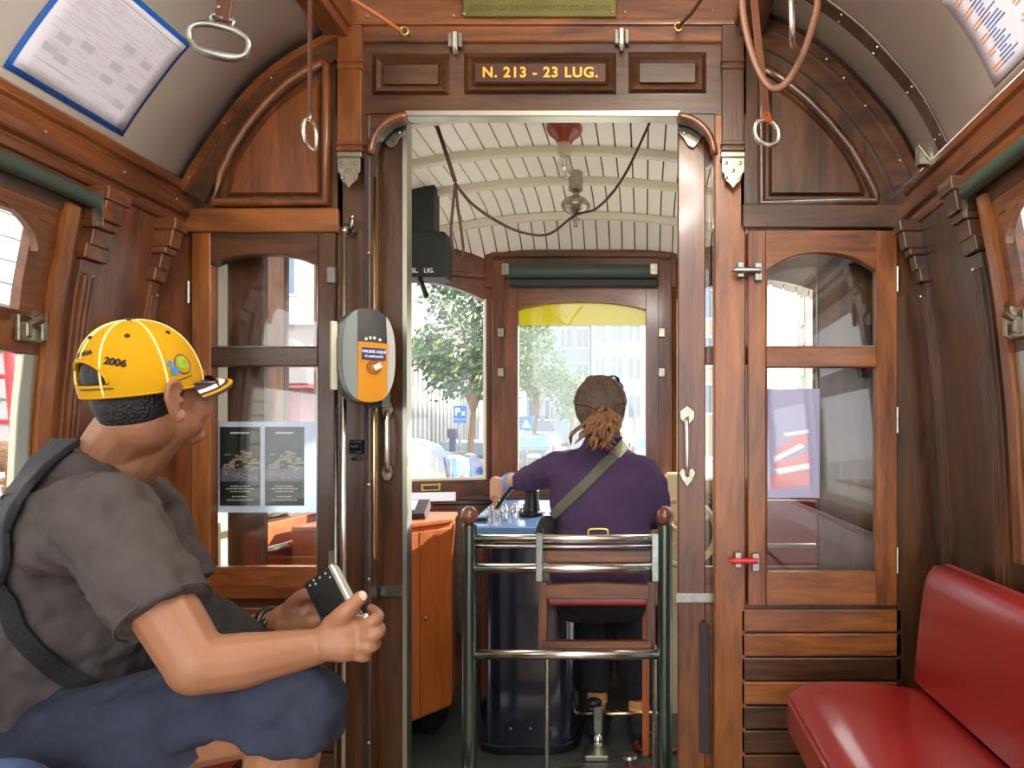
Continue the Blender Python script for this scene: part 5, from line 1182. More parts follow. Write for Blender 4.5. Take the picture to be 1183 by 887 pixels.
# ---------------------------------------------------------------- the seated man
HC = W(174, 450, 1.28); HF = frame(R(60), R(7), R(3)); hf, hl, hu = HF; HS = .90
HP = lambda a, b, d: HC+(hf*a+hl*b+hu*d)*HS
NB = W(128, 532, 1.33); CH = W(88, 645, 1.36); PV = W(6, 862, 1.40)
SR = W(122, 598, 1.165); ER = W(228, 768, 1.10); WR = W(366, 747, 1.19)
SL = W(170, 590, 1.52); EL = W(232, 745, 1.56); WL = W(316, 722, 1.42)
HR = W(40, 868, 1.29); KR = W(338, 815, 1.20); HL_ = W(50, 850, 1.52); KL = W(322, 806, 1.46)
mb = MB(); head_solids(mb, HC, HF, HS); ear(mb, HC, HF, -1, HS*1.06); ear(mb, HC, HF, 1, HS)
mb.chain([NB+Vector((-.01, 0, -.04)), NB+Vector((.02, -.01, .02)), HP(-.02, 0, -.055)], [.066, .059, .058]); mb.chain([NB+Vector((.03, -.01, -.03)), HP(.02, 0, -.07)], [.045, .042])
mb.chain([PV, (PV+CH)/2, CH, NB+Vector((-.01, 0, -.04))], [.12, .115, .12, .06])
mb.chain([SR, (SR+ER)/2+Vector((0, -.0, .004)), ER], [.046, .049, .043]); mb.chain([ER, ER*.62+WR*.38+Vector((0, 0, -.004)), WR], [.044, .043, .029])
mb.chain([SL, (SL+EL)/2, EL], [.055, .046, .041]); mb.chain([EL, EL*.6+WL*.4, WL], [.042, .038, .028])
mb.chain([CH, SR], [.09, .045]); mb.chain([CH, SL], [.09, .045])
mb.chain([HR, KR], [.09, .062]); mb.chain([HL_, KL], [.09, .06])
AR_ = W(322, 1130, 1.22); AL_ = W(270, 1120, 1.46)
AR_ = Vector((-.66, 1.22, .20)); AL_ = Vector((-.70, 1.50, .20))
for K, A in ((KR, AR_), (KL, AL_)): mb.chain([K+Vector((0, 0, -.005)), K*.6+A*.4+Vector((-.012, 0, 0)), A], [.060, .056, .036]); mb.chain([A, A+Vector((.08, 0, -.03)), A+Vector((.17, .01, -.045))], [.036, .036, .026])
# near (right) hand: palm seen from the back, fingers closing on the camera
pal = W(397, 733, 1.195)
mb.chain([WR, W(384, 737, 1.192), W(398, 731, 1.198), W(411, 730, 1.205)], [.028, .029, .031, .027]); mb.chain([W(382, 745, 1.185), W(400, 747, 1.187), W(407, 746, 1.19)], [.026, .025, .020])
def fing(pts, rs): mb.chain([W(*p) for p in pts], rs)
fing([(386, 722, 1.19), (398, 708, 1.18), (408, 698, 1.185), (417, 690, 1.195)], [.020, .0155, .0125, .0115])                 # thumb
fing([(412, 727, 1.20), (431, 717, 1.19), (437, 711, 1.22), (429, 703, 1.245)], [.0140, .0108, .0098, .0085])      # index
fing([(414, 737, 1.195), (434, 733, 1.185), (439, 725, 1.225), (427, 715, 1.26)], [.0135, .0102, .0095, .008])     # middle
fing([(412, 747, 1.19), (429, 747, 1.185), (434, 740, 1.225), (421, 728, 1.26)], [.0130, .0100, .0092, .008])     # ring
fing([(408, 755, 1.19), (421, 759, 1.19), (424, 753, 1.225), (414, 742, 1.25)], [.0115, .0088, .0082, .0072])    # little
# far (left) hand: open palm supporting the camera from below and behind
mb.chain([WL, W(336, 712, 1.40), W(350, 703, 1.38)], [.026, .030, .028]); mb.chain([W(333, 722, 1.39), W(352, 722, 1.37), W(362, 718, 1.36)], [.024, .024, .02])
fing([(348, 700, 1.38), (357, 690, 1.37), (366, 684, 1.36), (374, 680, 1.345)], [.0145, .0120, .0105, .009])
fing([(353, 706, 1.375), (366, 697, 1.37), (378, 692, 1.36), (386, 690, 1.35)], [.0145, .0120, .0105, .009])
fing([(356, 712, 1.37), (370, 706, 1.37), (381, 702, 1.36), (390, 700, 1.35)], [.0135, .0115, .0100, .0085])
fing([(356, 720, 1.365), (368, 716, 1.36), (378, 712, 1.355), (386, 710, 1.345)], [.0125, .0105, .0090, .008])
fing([(338, 700, 1.375), (346, 690, 1.35), (354, 686, 1.33), (361, 686, 1.315)], [.0165, .0130, .0115, .010])
man = remesh(mb, 'person', 'skin', None, .0036, 4)
tag(man, 'seated man in a yellow cap, grey shirt and blue shorts holding a small camera', 'person')
nail = MB().ell(W(419, 688, 1.186), (.0065, .003, .008), Matrix.Rotation(R(-25), 3, 'Y')).build('thumbnail', 'nail', man, smooth_='all')
# hair
mb = MB(); rot = Matrix((hf, hl, hu)).transposed()
mb.ell(HP(-.0145, 0, .03), (.0965*HS, .080*HS, .089*HS), rot); mb.ell(HP(-.034, 0, -.015), (.066*HS, .073*HS, .070*HS), rot); mb.ell(HP(-.03, 0, -.03), (.066*HS, .070*HS, .056*HS), rot)
for k in (-1, 1): mb.ell(HP(.008, k*.066, .012), (.016, .010, .032), rot)
mb.v = [p if (p-HC).dot(hf) < .035*HS else p-hf*((p-HC).dot(hf)-.035*HS) for p in mb.v]
remesh(mb, 'hair', 'hair_black', man, .004, 4)
# shirt
mb = MB()
def ering(c, rf, rl, fdir, tilt=0, n=20):
    f = Vector((cos(fdir), sin(fdir), 0)); l = Vector((-sin(fdir), cos(fdir), 0)); u = Vector((0, 0, 1))
    f = (f*cos(tilt)+u*sin(tilt)); return [Vector(c)+f*rf*cos(2*pi*i/n)+l*rl*sin(2*pi*i/n) for i in range(n)]
fd = R(14)
rg = [ering(PV+Vector((.02, 0, -.12)), .17, .20, fd), ering(PV+Vector((.02, 0, -.04)), .175, .205, fd), ering((PV*.6+CH*.4)+Vector((.015, 0, 0)), .16, .19, fd, -.1), ering(CH*.8+PV*.2, .145, .19, fd, -.25), ering(CH+Vector((.0, 0, .02)), .13, .195, fd, -.35), ering(CH*.5+NB*.5+Vector((.0, 0, .0)), .105, .18, fd, -.45), ering(NB+Vector((-.015, 0, -.045)), .085, .125, fd, -.5), ering(NB+Vector((-.003, -.002, -.012)), .066, .072, fd, -.55), ering(NB+Vector((.0, -.002, -.002)), .060, .064, fd, -.55)]
mb.loft(rg)
EM = SR*.32+ER*.68; mb.chain([SR+Vector((-.02, .03, -.0)), SR*.72+ER*.28, EM+Vector((.0, 0, .0))], [.074, .072, .070])
mb.chain([CH+Vector((0, -.07, .03)), SR], [.10, .07]); mb.chain([CH+Vector((0, .07, .03)), SL], [.10, .07]); mb.chain([NB+Vector((-.01, -.03, -.05)), SR], [.05, .062]); mb.chain([NB+Vector((-.01, .03, -.05)), SL], [.05, .062])
EML = SL*.45+EL*.55; mb.chain([SL, EML], [.07, .07])
mb.chain([CH+Vector((.03, 0, -.05)), PV+Vector((.10, 0, .06))], [.13, .14])
# cut the sleeve ends square
def clip(mb, c, d, rad):
    c = Vector(c); d = d.normalized(); out = []
    for p in mb.v:
        q = p-c; t = q.dot(d)
        out.append(p-d*t if t > 0 and (q-d*t).length < rad else p)
    mb.v = out
clip(mb, EM, ER-SR, .11); clip(mb, EML, EL-SL, .11)
sh = remesh(mb, 'shirt', 'shirt_grey', man, .0065, 5, folds=(.042, .075))
d = (ER-SR).normalized(); 
MB().tube([EM-d*.008+(d.orthogonal().normalized()*cos(a)+d.cross(d.orthogonal().normalized())*sin(a))*.0685 for a in [i*2*pi/28 for i in range(28)]], .0022, n=8, closed=True).build('sleeve_hem', 'shirt_grey', sh, smooth_='all')
cr_ = ering(NB+Vector((.0, -.002, .001)), .061, .065, fd, -.55, 32)
MB().tube(cr_, .006, n=8, closed=True).build('collar', 'shirt_grey', sh, smooth_='all')
# shorts
mb = MB()
mb.loft([ering(PV+Vector((0, 0, -.10)), .16, .20, fd), ering(PV+Vector((.0, 0, -.02)), .165, .205, fd), ering(PV+Vector((.0, 0, .05)), .16, .195, fd)])
def leg_short(H, K, A, r0, r1):
    mb.chain([H, H*.5+K*.5, K], [r0, (r0+r1)/2+.005, r1]); e = K*.72+A*.28; e = K+(A-K)*.10; mb.chain([K, e+Vector((.004, 0, 0))], [r1, r1+.004])
leg_short(HR, KR, AR_, .105, .080); leg_short(HL_, KL, AL_, .105, .078); mb.chain([PV, HR*.6+HL_*.4, KR*.4+KL*.2+HR*.4], [.14, .12, .07])
clip(mb, KR+(AR_-KR)*.085, AR_-KR, .14); clip(mb, KL+(AL_-KL)*.15, AL_-KL, .13)
so_ = remesh(mb, 'shorts', 'shorts_blue', man, .0075, 5, folds=(.036, .07))
# wristwatch (a part worn by the man), spectacles and cap
wa = (W(336, 712, 1.40)-WL).normalized(); wo = wa.orthogonal().normalized(); wb = wa.cross(wo); wc = WL-wa*.004
wt_ = MB().tube([wc+(wo*cos(a)+wb*sin(a))*.031 for a in [i*2*pi/24 for i in range(24)]], .008, n=8, closed=True, flat=1).build('wristwatch', 'black_plastic', man, smooth_='all')
MB().obox(wc+Vector((-.002, -.030, .012)), wa, Vector((0, -.6, .8)), Vector((0, .8, .6)), .011, .005, .010).build('dial', 'black_plastic', wt_, bevel=.003)
gl = MB().tube([HP(-.01, -.078, .006), HP(.04, -.078, .012), HP(.088, -.066, .012)], .0016, n=6).tube([HP(-.01, .078, .006), HP(.04, .078, .012), HP(.088, .066, .012)], .0016, n=6).tube([HP(.1, -.012, .012), HP(.104, 0, .014), HP(.1, .012, .012)], .0015, n=6).build('spectacles', 'chrome', man)
for k in (-1, 1):
    MB().loft([[HP(x, k*(.038+.029*cos(a)), .004+.020*sin(a)) for a in [i*2*pi/18 for i in range(18)]] for x in (.092, .095)]).build('lens', 'lens_dark', gl, smooth_=True)
# cap: six-panel dome with an arched opening at the back
CA, CB, CC = .101*HS, .088*HS, .112*HS; CO = HP(-.014, 0, .018)
ct_f, ct_l, ct_u = frame(R(60), R(12), R(3))
def dome(az, el, off=0.0):
    r = 1.0; ce_ = cos(el)**.86 if el > 0 else cos(el)
    return CO+ct_f*(CA+off)*cos(az)*ce_+ct_l*(CB+off)*sin(az)*ce_+ct_u*(CC+off)*(sin(el))
NA, NE = 144, 44; mb = MB(); EL0 = R(-9)
for j in range(NE+1):
    el = EL0+(pi/2-.01-EL0)*j/NE
    for i in range(NA): mb.v.append(dome(2*pi*i/NA, el))
for j in range(NE):
    for i in range(NA):
        az = 2*pi*(i+.5)/NA; el = EL0+(pi/2-EL0)*(j+.5)/NE; da = abs((az-pi+pi) % (2*pi)-pi)
        if da < R(37) and R(3) < el < R(3)+R(22)*math.sqrt(max(0, 1-(da/R(37))**2)): continue
        mb.f.append((j*NA+i, j*NA+(i+1) % NA, (j+1)*NA+(i+1) % NA, (j+1)*NA+i))
cap = mb.build('cap', 'cap_yellow', man, fix=False, smooth_='all', solid=.004)
for q in range(6):
    az = R(30+60*q); mb = MB()
    if abs(az-pi) < .1: continue
    mb.tube([dome(az, EL0+(pi/2-EL0)*i/24, .0022) for i in range(25)], .0019, n=6); mb.build('seam_tape', 'cap_seam', cap, smooth_='all')
mb = MB().tube([dome(pi, R(27)+(pi/2-R(27))*i/14, .0022) for i in range(15)], .0019, n=6); mb.build('seam_tape', 'cap_seam', cap, smooth_='all')
op = [dome(pi+R(37)*cos(t), R(3)+R(22)*max(0, sin(t)), .002) for t in [i*pi/20 for i in range(21)]]
MB().tube(op, .0028, n=6).build('opening_trim', 'cap_yellow', cap, smooth_='all')
MB().tube([dome(2*pi*i/60, EL0, .001) for i in range(60)], .0026, n=6, closed=True).build('rim', 'cap_yellow', cap, smooth_='all')
MB().ell(dome(0, pi/2, .002), (.009, .009, .005)).build('top_button', 'eyelet', cap, smooth_='all')
for q in range(6): p = dome(R(60*q), R(50), .0015); MB().ell(p, (.0042, .0042, .0042), n=10, m=6).build('eyelet', 'eyelet', cap, smooth_='all')
def on_dome(az0, el0, x, y, off=.003, slant=0):
    xr = x*cos(slant)-y*sin(slant); yr = x*sin(slant)+y*cos(slant); return dome(az0+xr/(CA*cos(el0)), el0+yr/CC, off)
put_text('lettering', '2006', .016, 'cap_dark', cap, (0, 0, 0), (1, 0, 0), (0, 0, 1), bold=.0008, fn=lambda v: on_dome(R(226), R(22), v.x, v.y, slant=R(-16)))
put_text('lettering', 'ALEMANHA', .012, 'cap_dark', cap, (0, 0, 0), (1, 0, 0), (0, 0, 1), bold=.0006, fn=lambda v: on_dome(R(176), R(31), v.x, v.y, slant=R(8)))
def disc(name, m, az, el, r, off): mb = MB().add([on_dome(az, el, 0, 0, off)]+[on_dome(az, el, r*cos(a), r*sin(a), off) for a in [i*2*pi/20 for i in range(20)]], [(0, i+1, (i+1) % 20+1) for i in range(20)]); return mb.build(name, m, cap, fix=False)
la = R(291); disc('badge_disc', 'cap_yellow', la, R(14), .0150, .0032); MB().tube([on_dome(la, R(14), .015*cos(a), .0165*sin(a), .003) for a in [i*2*pi/24 for i in range(24)]], .0009, n=6, closed=True).build('badge_ring', 'label_blue', cap)
disc('badge_disc', 'logo_green', la-.0, R(15), .0105, .0040); disc('badge_disc', 'logo_blue', la-R(12), R(9), .0075, .0040); disc('badge_disc', 'logo_blue', la-R(15), R(16), .0045, .0040); disc('badge_disc', 'cap_yellow', la+R(2), R(16), .0035, .0048)
mb = MB()
for i in range(14): mb.add([on_dome(la-R(8), R(-1), -.024+i*.0036+a, b, .003, slant=R(10)) for a, b in ((0, 0), (.0026, 0), (.0026, .0024), (0, .0024))], [(0, 1, 2, 3)])
mb.build('small_print', 'cap_dark', cap, fix=False); mb = MB()
for i in range(17): mb.add([on_dome(R(200), R(-2), -.03+i*.0038+a, b, .003) for a, b in ((0, 0), (.0028, 0), (.0028, .003), (0, .003))], [(0, 1, 2, 3)])
mb.build('small_print', 'cap_dark', cap, fix=False)
# brim: curved visor, dark with a white and a yellow stripe
def brim(t, r, off=0):  # t across -1..1, r outwards 0..1
    az = t*R(62); b = dome(az, EL0+R(3)); dirv = (ct_f*(1-.0*t*t)+ct_l*t*.18).normalized(); Lb = .064*HS*math.sqrt(max(0, 1-(abs(t)*.97)**2.4))
    return b+dirv*Lb*r-ct_u*(.010*r+.020*t*t*r+.0)+ct_u*off
mb = MB(); nt_, nr = 28, 8
for k in (0, 1):
    for i in range(nt_+1):
        for j in range(nr+1): mb.v.append(brim(-1+2*i/nt_, j/nr, .0022 if k else -.0022))
q = (nt_+1)*(nr+1); g_ = lambda i, j: i*(nr+1)+j
mb.f = [(g_(i, j), g_(i+1, j), g_(i+1, j+1), g_(i, j+1)) for i in range(nt_) for j in range(nr)]+[(q+g_(i, j), q+g_(i, j+1), q+g_(i+1, j+1), q+g_(i+1, j)) for i in range(nt_) for j in range(nr)]+[(g_(i, nr), g_(i+1, nr), q+g_(i+1, nr), q+g_(i, nr)) for i in range(nt_)]
vz_ = mb.build('brim', 'cap_dark', cap, smooth_=True)
for nm, mt, a, b in (('brim_stripe', 'cap_yellow', .86, .99), ('brim_stripe', 'white', .55, .74)):
    mb = MB()
    for i in range(nt_+1):
        for r_ in (a, b):
            mb.v.append(brim(-1+2*i/nt_, r_, .0032))
    mb.f = [(2*i, 2*i+2, 2*i+3, 2*i+1) for i in range(nt_)]
    mb.build(nm, mt, vz_, fix=False, solid=.001)
# camera in his hands
cmr = thing('compact_camera', 'small black and silver compact camera in the seated man hands', 'camera')
cc = W(383, 689, 1.285); a1 = Vector((.80, -.55, -1.0)).normalized(); a2 = Vector((34, 0, 20)); a2 = (a2-a1*a2.dot(a1)).normalized(); a3 = a1.cross(a2)
if a3.y > 0: a3 = -a3
cl_ = lambda x, y, z: cc+a1*x+a2*y+a3*z
MB().obox(cc, a1, a2, a3, .047, .030, .011).build('body', 'black_plastic', cmr, bevel=.003, seg=2)
MB().obox(cl_(0, .0265, 0), a1, a2, a3, .0475, .0045, .0118).build('top_plate', 'aluminium', cmr, bevel=.002)
MB().obox(cl_(.012, -.003, .0115), a1, a2, a3, .028, .021, .001).build('screen', 'validator_screen', cmr)
mb = MB()
for x, y in ((-.038, .014), (-.038, .002), (-.033, -.010), (-.041, -.010), (-.037, -.020), (-.026, .018)): mb.lathe([(0, 0), (.0024, 0), (.0024, .0015), (0, .0018)], cl_(x, y, .011), a3, n=10)
mb.build('button', 'chrome', cmr, smooth_=True)
MB().lathe([(.0, 0), (.021, 0), (.021, .012), (.018, .024), (0, .024)], cl_(.008, -.003, -.011), -a3, n=24).build('lens_barrel', 'dull_chrome', cmr, smooth_=True)
MB().tube([W(412, 708, 1.225), W(418, 716, 1.22), W(426, 712, 1.215)], [.008, .009, .007], n=10).build('shutter_dial', 'chrome', cmr, smooth_='all')
# black bag on his lap, with the strap over the shoulder
bag = thing('shoulder_bag', 'black soft bag on the man lap with a wide strap over his back', 'bag')
mb = MB(); mb.chain([W(236, 700, 1.36), W(258, 716, 1.37), W(290, 735, 1.37)], [.032, .036, .030]); mb.chain([W(230, 720, 1.34), W(250, 745, 1.33), W(305, 745, 1.36)], [.05, .052, .022]); mb.chain([W(225, 745, 1.36), W(260, 760, 1.36)], [.06, .055])
remesh(mb, 'body', 'bag_black', bag, .005, 4, folds=(.014, .05))
# strap following the shirt's back
def hug(pts, off):
    out = []; dg = bpy.context.evaluated_depsgraph_get(); me = sh.data
    from mathutils.bvhtree import BVHTree
    global HUG; bv = HUG = BVHTree.FromPolygons([v.co.copy() for v in me.vertices], [tuple(p.vertices) for p in me.polygons]); nr = []
    for u, v in pts:
        o = Vector((0, 0, EYE)); d = (W(u, v, 1)-o).normalized(); h = bv.ray_cast(o, d)
        if h[0] is not None: out.append(h[0]+h[1]*off); nr.append(h[1])
        else:
            q = bv.find_nearest(W(u, v, 1.42)); out.append(q[0]+q[1]*off); nr.append(q[1])
    return out, nr
def strap(name, m, px, wd, th, off, parent):
    pp = [(p.x, p.y) for p in smooth([Vector((a, b, 0)) for a, b in px], 6)]; pts, nr = hug(pp, off)
    for _ in range(6):
        pts = [pts[0]]+[(pts[i-1]+pts[i]*2+pts[i+1])/4 for i in range(1, len(pts)-1)]+[pts[-1]]; nr = [nr[0]]+[(nr[i-1]+nr[i]*2+nr[i+1]).normalized() for i in range(1, len(nr)-1)]+[nr[-1]]
    for i in range(len(pts)): q = HUG.find_nearest(pts[i]+nr[i]*.03); pts[i] = q[0]+q[1]*off; nr[i] = (nr[i]*3+q[1]).normalized()
    for _ in range(3): pts = [pts[0]]+[(pts[i-1]+pts[i]*2+pts[i+1])/4 for i in range(1, len(pts)-1)]+[pts[-1]]; nr = [nr[0]]+[(nr[i-1]+nr[i]*2+nr[i+1]).normalized() for i in range(1, len(nr)-1)]+[nr[-1]]
    return MB().strip(pts, wd, th, nr).build(name, m, parent, bevel=.0015), pts, nr
s1, _, _ = strap('strap', 'bag_black', [(84, 512), (62, 534), (38, 568), (18, 600), (6, 640), (8, 690), (28, 735), (60, 768), (95, 788), (132, 800)], .030, .006, .010, bag)
s2, pts, nr = strap('shoulder_pad', 'bag_grey', [(78, 518), (52, 545), (26, 580), (8, 612), (4, 660)], .052, .012, .012, bag)
k = len(pts)-7; n_ = nr[k]; t_ = (pts[k+1]-pts[k-1]).normalized(); b_ = n_.cross(t_).normalized()
MB().tube([pts[k]+n_*.009+(t_*cos(a)+b_*sin(a))*.010 for a in [i*2*pi/16 for i in range(16)]], .0016, n=6, closed=True).build('badge', 'white_gloss', s2)
k = len(pts)-3; n_ = nr[k]; MB().tube([pts[k]+n_*.010+(t_*cos(a)*1.5+b_*sin(a))*.012 for a in [i*2*pi/16 for i in range(16)]], .003, n=6, closed=True).build('buckle', 'dull_chrome', s2, smooth_='all')
# ---------------------------------------------------------------- the driver
Dd = 2.86
Q = lambda u, v, d=Dd: W(u, v, d)
dh = Q(695, 473); DF = frame(R(88), R(-4)); df, dl_, du = DF
mb = MB(); head_solids(mb, dh, DF, .97); ear(mb, dh, DF, 1, .97); ear(mb, dh, DF, -1, .97)
dn = Q(696, 520, 2.86); mb.chain([dn, dh+Vector((0, -.02, -.06))], [.055, .052])
dSL, dEL, dWL = Q(643, 541, 2.86), Q(611, 553, 3.03), Q(585, 556, 3.14); dSR, dER, dWR = Q(744, 551, 2.86), Q(757, 592, 2.90), Q(752, 600, 3.14)
dP = Q(696, 668, 2.82)
mb.chain([dn, Q(696, 560, 2.87), Q(696, 620, 2.85), dP], [.05, .10, .11, .09])
mb.chain([dn+Vector((0, 0, -.05)), dSL], [.04, .035]); mb.chain([dn+Vector((0, 0, -.05)), dSR], [.04, .035]); mb.chain([dSL, dEL, dWL], [.05, .042, .028]); mb.chain([dSR, dER, dWR], [.05, .042, .028])
hL, kL, aL = Q(672, 676, 2.88), Q(682, 700, 3.14), Q(690, 803, 3.04); hR, kR, aR = Q(718, 676, 2.88), Q(722, 700, 3.14), Q(738, 812, 3.02)
mb.chain([dP, hL, kL], [.09, .07, .06]); mb.chain([dP, hR, kR], [.09, .07, .06]); mb.chain([kL, aL], [.055, .036]); mb.chain([kR, aR], [.055, .036])
for a, u, v in ((aL, 690, 835), (aR, 748, 850)):
    h_ = Vector((a.x, a.y+.0, .055)); mb.chain([a, h_], [.036, .036]); mb.chain([h_, h_+Vector((.02, .14, -.01))], [.035, .03])
# driver's left hand on the lever grip
def dch(pts, rs): mb.chain([W(*p) for p in pts], rs)
dch([(585, 556, 3.14), (580, 561, 3.13), (578, 568, 3.125)], [.026, .027, .024])
for i, (a, b) in enumerate(((560, 553), (565, 559), (570, 565), (575, 571))): dch([(579, a, 3.11), (571, b, 3.10), (568, b+4, 3.115), (571, b+7, 3.135)], [.012, .011, .010, .009])
dch([(581, 560, 3.145), (575, 553, 3.15), (571, 552, 3.14)], [.013, .011, .009])
# right hand on the wheel rim
mb.chain([dWR, dWR+Vector((.01, .0, -.03))], [.026, .024])
for i in range(4): q = dWR+Vector((.022-.014*i, -.01, -.035)); mb.chain([q, q+Vector((.004, -.022, -.018)), q+Vector((.004, -.018, -.04)), q+Vector((.002, .0, -.048))], [.010, .0095, .009, .008])
mb.chain([dWR+Vector((-.02, .01, -.01)), dWR+Vector((-.035, .005, -.035)), dWR+Vector((-.03, -.005, -.055))], [.012, .010, .009])
drv = remesh(mb, 'person', 'skin_pale', None, .0065, 5)
tag(drv, 'driver in a dark purple sweater seen from behind with tied brown hair', 'person')
# sweater
mb = MB()
def dr_(u, v, w_, dep, d=Dd, n=20):
    c = Q(u, v, d); w_ = w_*Dd/F/2; return [c+Vector((w_*cos(2*pi*i/n), dep*sin(2*pi*i/n), 0)) for i in range(n)]
mb.loft([dr_(694, 688, 100, .12, 2.81), dr_(694, 660, 116, .15, 2.82), dr_(695, 632, 117, .15, 2.84), dr_(696, 606, 110, .14, 2.86), dr_(696, 580, 124, .145, 2.87), dr_(696, 556, 124, .135, 2.87), dr_(696, 538, 118, .11, 2.87), dr_(696, 528, 92, .085, 2.87), dr_(697, 519, 58, .07, 2.87), dr_(697, 508, 46, .062, 2.87), dr_(697, 503, 42, .058, 2.87)])
mb.chain([Q(655, 540, 2.87), dSL, dEL, Q(594, 557, 3.11)], [.075, .070, .054, .037]); mb.chain([Q(734, 548, 2.87), dSR, dER, dWR+Vector((0, -.05, .01))], [.078, .074, .062, .040])
mb.chain([Q(676, 530, 2.87), dSL], [.05, .06]); mb.chain([Q(716, 530, 2.87), dSR], [.05, .06])
mb.chain([Q(750, 560, 2.87), dER], [.07, .062])
clip(mb, Q(590, 557, 3.12), Q(580, 558, 3.15)-Q(610, 553, 3.03), .09)
sw = remesh(mb, 'sweater', 'sweater', drv, .008, 6, folds=(.03, .10))
cu_ = W(591, 556, 3.115); cd_ = (W(583, 557, 3.15)-W(605, 553, 3.05)).normalized(); co = cd_.orthogonal().normalized(); cb_ = cd_.cross(co)
MB().tube([cu_, cu_+cd_*.03], [.040, .034], n=16).build('shirt_cuff', 'shirt_sky', drv, smooth_=True)
# trousers
mb = MB(); mb.loft([dr_(694, 655, 108, .13, 2.82), dr_(695, 680, 112, .15, 2.83), dr_(696, 696, 106, .15, 2.86), dr_(696, 712, 96, .12, 2.90)])
mb.chain([hL, kL], [.10, .078]); mb.chain([hR, kR], [.10, .078]); mb.chain([kL, kL*.45+aL*.55+Vector((-.0, 0, 0)), aL+Vector((0, 0, .03))], [.085, .072, .062]); mb.chain([kR, kR*.45+aR*.55, aR+Vector((.0, 0, .03))], [.085, .072, .060])
clip(mb, aL+Vector((0, 0, .015)), aL-kL, .12); clip(mb, aR+Vector((0, 0, .015)), aR-kR, .12)
remesh(mb, 'trousers', 'trousers', drv, .008, 5, folds=(.025, .06))
for a, r_ in ((aL, 0), (aR, 0)):
    MB().tube([a+Vector((0, 0, .02)), a+Vector((0, 0, -.03))], [.043, .040], n=16).build('sock', 'sock', drv, smooth_=True); MB().tube([a+Vector((0, 0, -.012)), a+Vector((0, 0, -.022))], .044, n=16).build('sock_band', 'sock_yellow', drv, smooth_=True)
    mb = MB(); h_ = Vector((a.x, a.y, .055)); mb.chain([h_+Vector((0, 0, .03)), h_+Vector((.0, .04, .01)), h_+Vector((.02, .17, -.01))], [.050, .050, .040]); mb.chain([h_+Vector((0, -.01, -.01)), h_+Vector((.02, .17, -.012))], [.046, .042]); mb.v = [Vector((p.x, p.y, max(p.z, .004))) for p in mb.v]
    remesh(mb, 'shoe', 'bag_black', drv, .006, 4)
# hair: smooth crown, gathered into a wavy tail
mb = MB(); rot = Matrix((df, dl_, du)).transposed()
mb.ell(dh+Vector((0, -.022, .022)), (.096, .091, .099), rot); mb.ell(dh+Vector((0, -.04, -.03)), (.075, .082, .075), rot); mb.ell(dh+Vector((-.01, -.065, -.06)), (.05, .06, .05), rot)
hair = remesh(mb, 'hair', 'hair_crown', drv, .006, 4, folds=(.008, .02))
mb = MB(); rr = random.Random(8); rc = Vector((dh.x, dh.y-.022, dh.z+.022)); tie = Q(700, 478, 2.74)
for i in range(74):
    a = pi*(-.34+1.68*i/73); st0 = rc+Vector((cos(a)*(.093 if sin(a) > 0 else .086), .0+.02*sin(a*3), sin(a)*(.100 if sin(a) > 0 else .112)))
    mid = rc+Vector((cos(a)*.062, -.086 if sin(a) > 0 else -.078, sin(a)*.060-.008)); mb.tube(smooth([st0, (st0+mid)/2+Vector((cos(a)*.018, -.034, sin(a)*.02)), mid, tie+Vector((rr.gauss(0, .010), 0.008, rr.gauss(0, .008)))], 4), [.0055]*12+[.003], n=6)
mb.build('combed_strands', 'hair_crown', hair, smooth_='all')
MB().tube([tie+Vector((.020*cos(a), -.01, .013*sin(a)+.002)) for a in [i*2*pi/18 for i in range(18)]], .007, n=8, closed=True).build('hair_tie', 'trousers', hair, smooth_='all')
mb = MB()
for i in range(64):
    x0 = rr.gauss(0, .020); y0 = rr.gauss(0, .014); ln = .07+rr.random()*.075; ph = rr.random()*6; am = .010+rr.random()*.008; spx = rr.gauss(-.008, .012)
    pts = [tie+Vector((-.004+x0*1.3*(.5+t*1.2)+spx*t+am*sin(ph+t*8)*t, -.012+y0*(1+t)-.030*sin(t*2.4)+am*cos(ph+t*7)*t, .008-ln*t)) for t in [q/9 for q in range(10)]]
    mb.tube(pts, [.0060, .0080, .009, .009, .009, .0085, .008, .007, .005, .002], n=6)
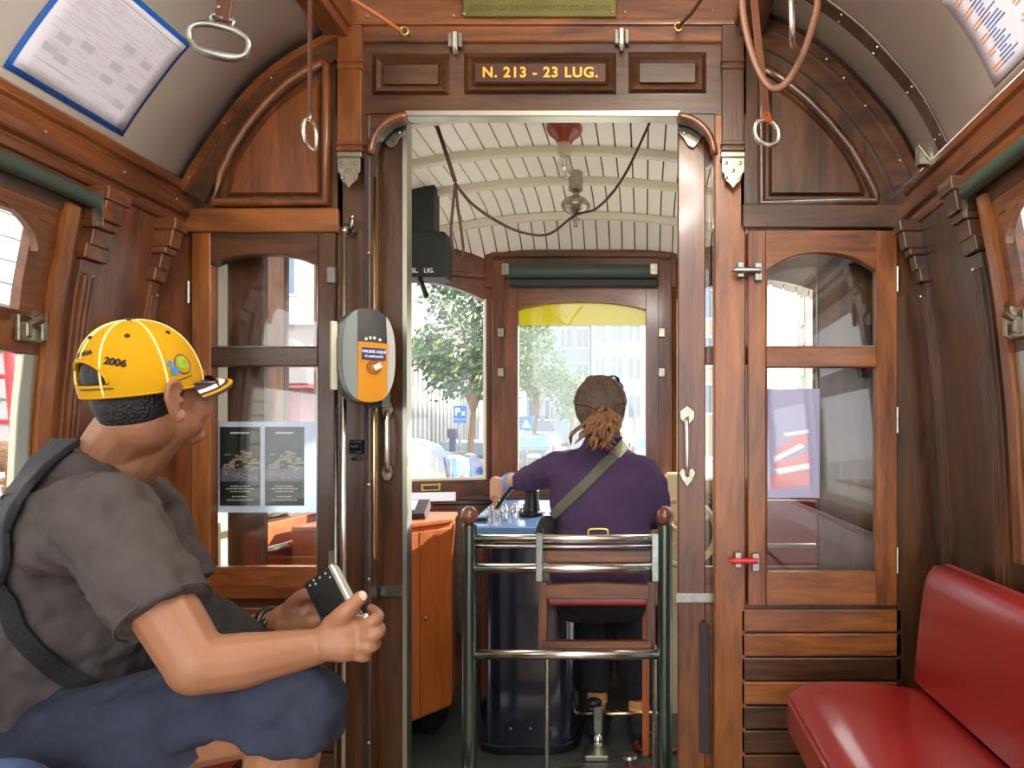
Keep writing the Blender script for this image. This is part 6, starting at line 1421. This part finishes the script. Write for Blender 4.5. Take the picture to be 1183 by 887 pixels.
for sgn in (-1, 1):
    for i in range(16):
        pts = [tie+Vector((.005*sgn, 0, 0))+Vector((sgn*.040*sin(t*pi)*(.7+.5*i/12)+spx*0, -.02-.016*sin(t*pi)+.004*rr.gauss(0, 1), .018-.085*t+.010*rr.gauss(0, .4))) for t in [q/8 for q in range(9)]]; mb.tube(pts, .0055, n=6)
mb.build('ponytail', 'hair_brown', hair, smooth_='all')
# sunglasses pushed up on her head
sg_ = MB(); c = dh+Vector((0, .03, .113)); 
sg_.tube(smooth([c+Vector((-.083, -.03, -.07)), c+Vector((-.082, -.0, -.025)), c+Vector((-.06, .035, .0)), c+Vector((0, .045, .010)), c+Vector((.06, .035, .0)), c+Vector((.082, 0, -.025)), c+Vector((.083, -.03, -.07))], 4), .004, n=8)
for s in (-1, 1): sg_.ell(c+Vector((s*.038, .03, .004)), (.032, .008, .022))
sg_.build('sunglasses', 'lens_dark', drv, smooth_='all')
# her shoulder strap and bag
from mathutils.bvhtree import BVHTree
bv = BVHTree.FromPolygons([v.co.copy() for v in sw.data.vertices], [tuple(p.vertices) for p in sw.data.polygons])
pts = []; nr = []
for u, v in [(728, 503), (722, 511), (712, 524), (700, 538), (688, 551), (674, 564), (660, 577), (648, 588), (638, 597), (632, 606)]:
    o = Vector((0, 0, EYE)); d = (W(u, v, 1)-o).normalized(); h = bv.ray_cast(o, d)
    if h[0] is None: h = bv.find_nearest(W(u, v, 2.86))
    pts.append(h[0]+h[1]*.006); nr.append(h[1])
for _ in range(3): pts = [pts[0]]+[(pts[i-1]+pts[i]*2+pts[i+1])/4 for i in range(1, len(pts)-1)]+[pts[-1]]
for i in range(len(pts)): q = bv.find_nearest(pts[i]+nr[i]*.03); pts[i] = q[0]+q[1]*.007; nr[i] = q[1]
db = thing('driver_bag', 'grey-green webbing strap and small dark bag across the driver back', 'bag')
MB().strip(pts+[W(628, 616, 2.74)], .040, .004, nr+[nr[-1]]).build('strap', 'strap_green', db, bevel=.001)
bk = MB().strip([pts[0]+nr[0]*.002-(pts[1]-pts[0])*.2, pts[1]+nr[1]*.004, pts[2]+nr[2]*.003], .046, .006, nr[:3]).build('strap_slider', 'nickel', db, bevel=.001)
mb = MB().chain([W(632, 606, 2.78), W(630, 622, 2.78)], [.035, .045]); mb.build('pouch', 'bag_black', db, smooth_='all')
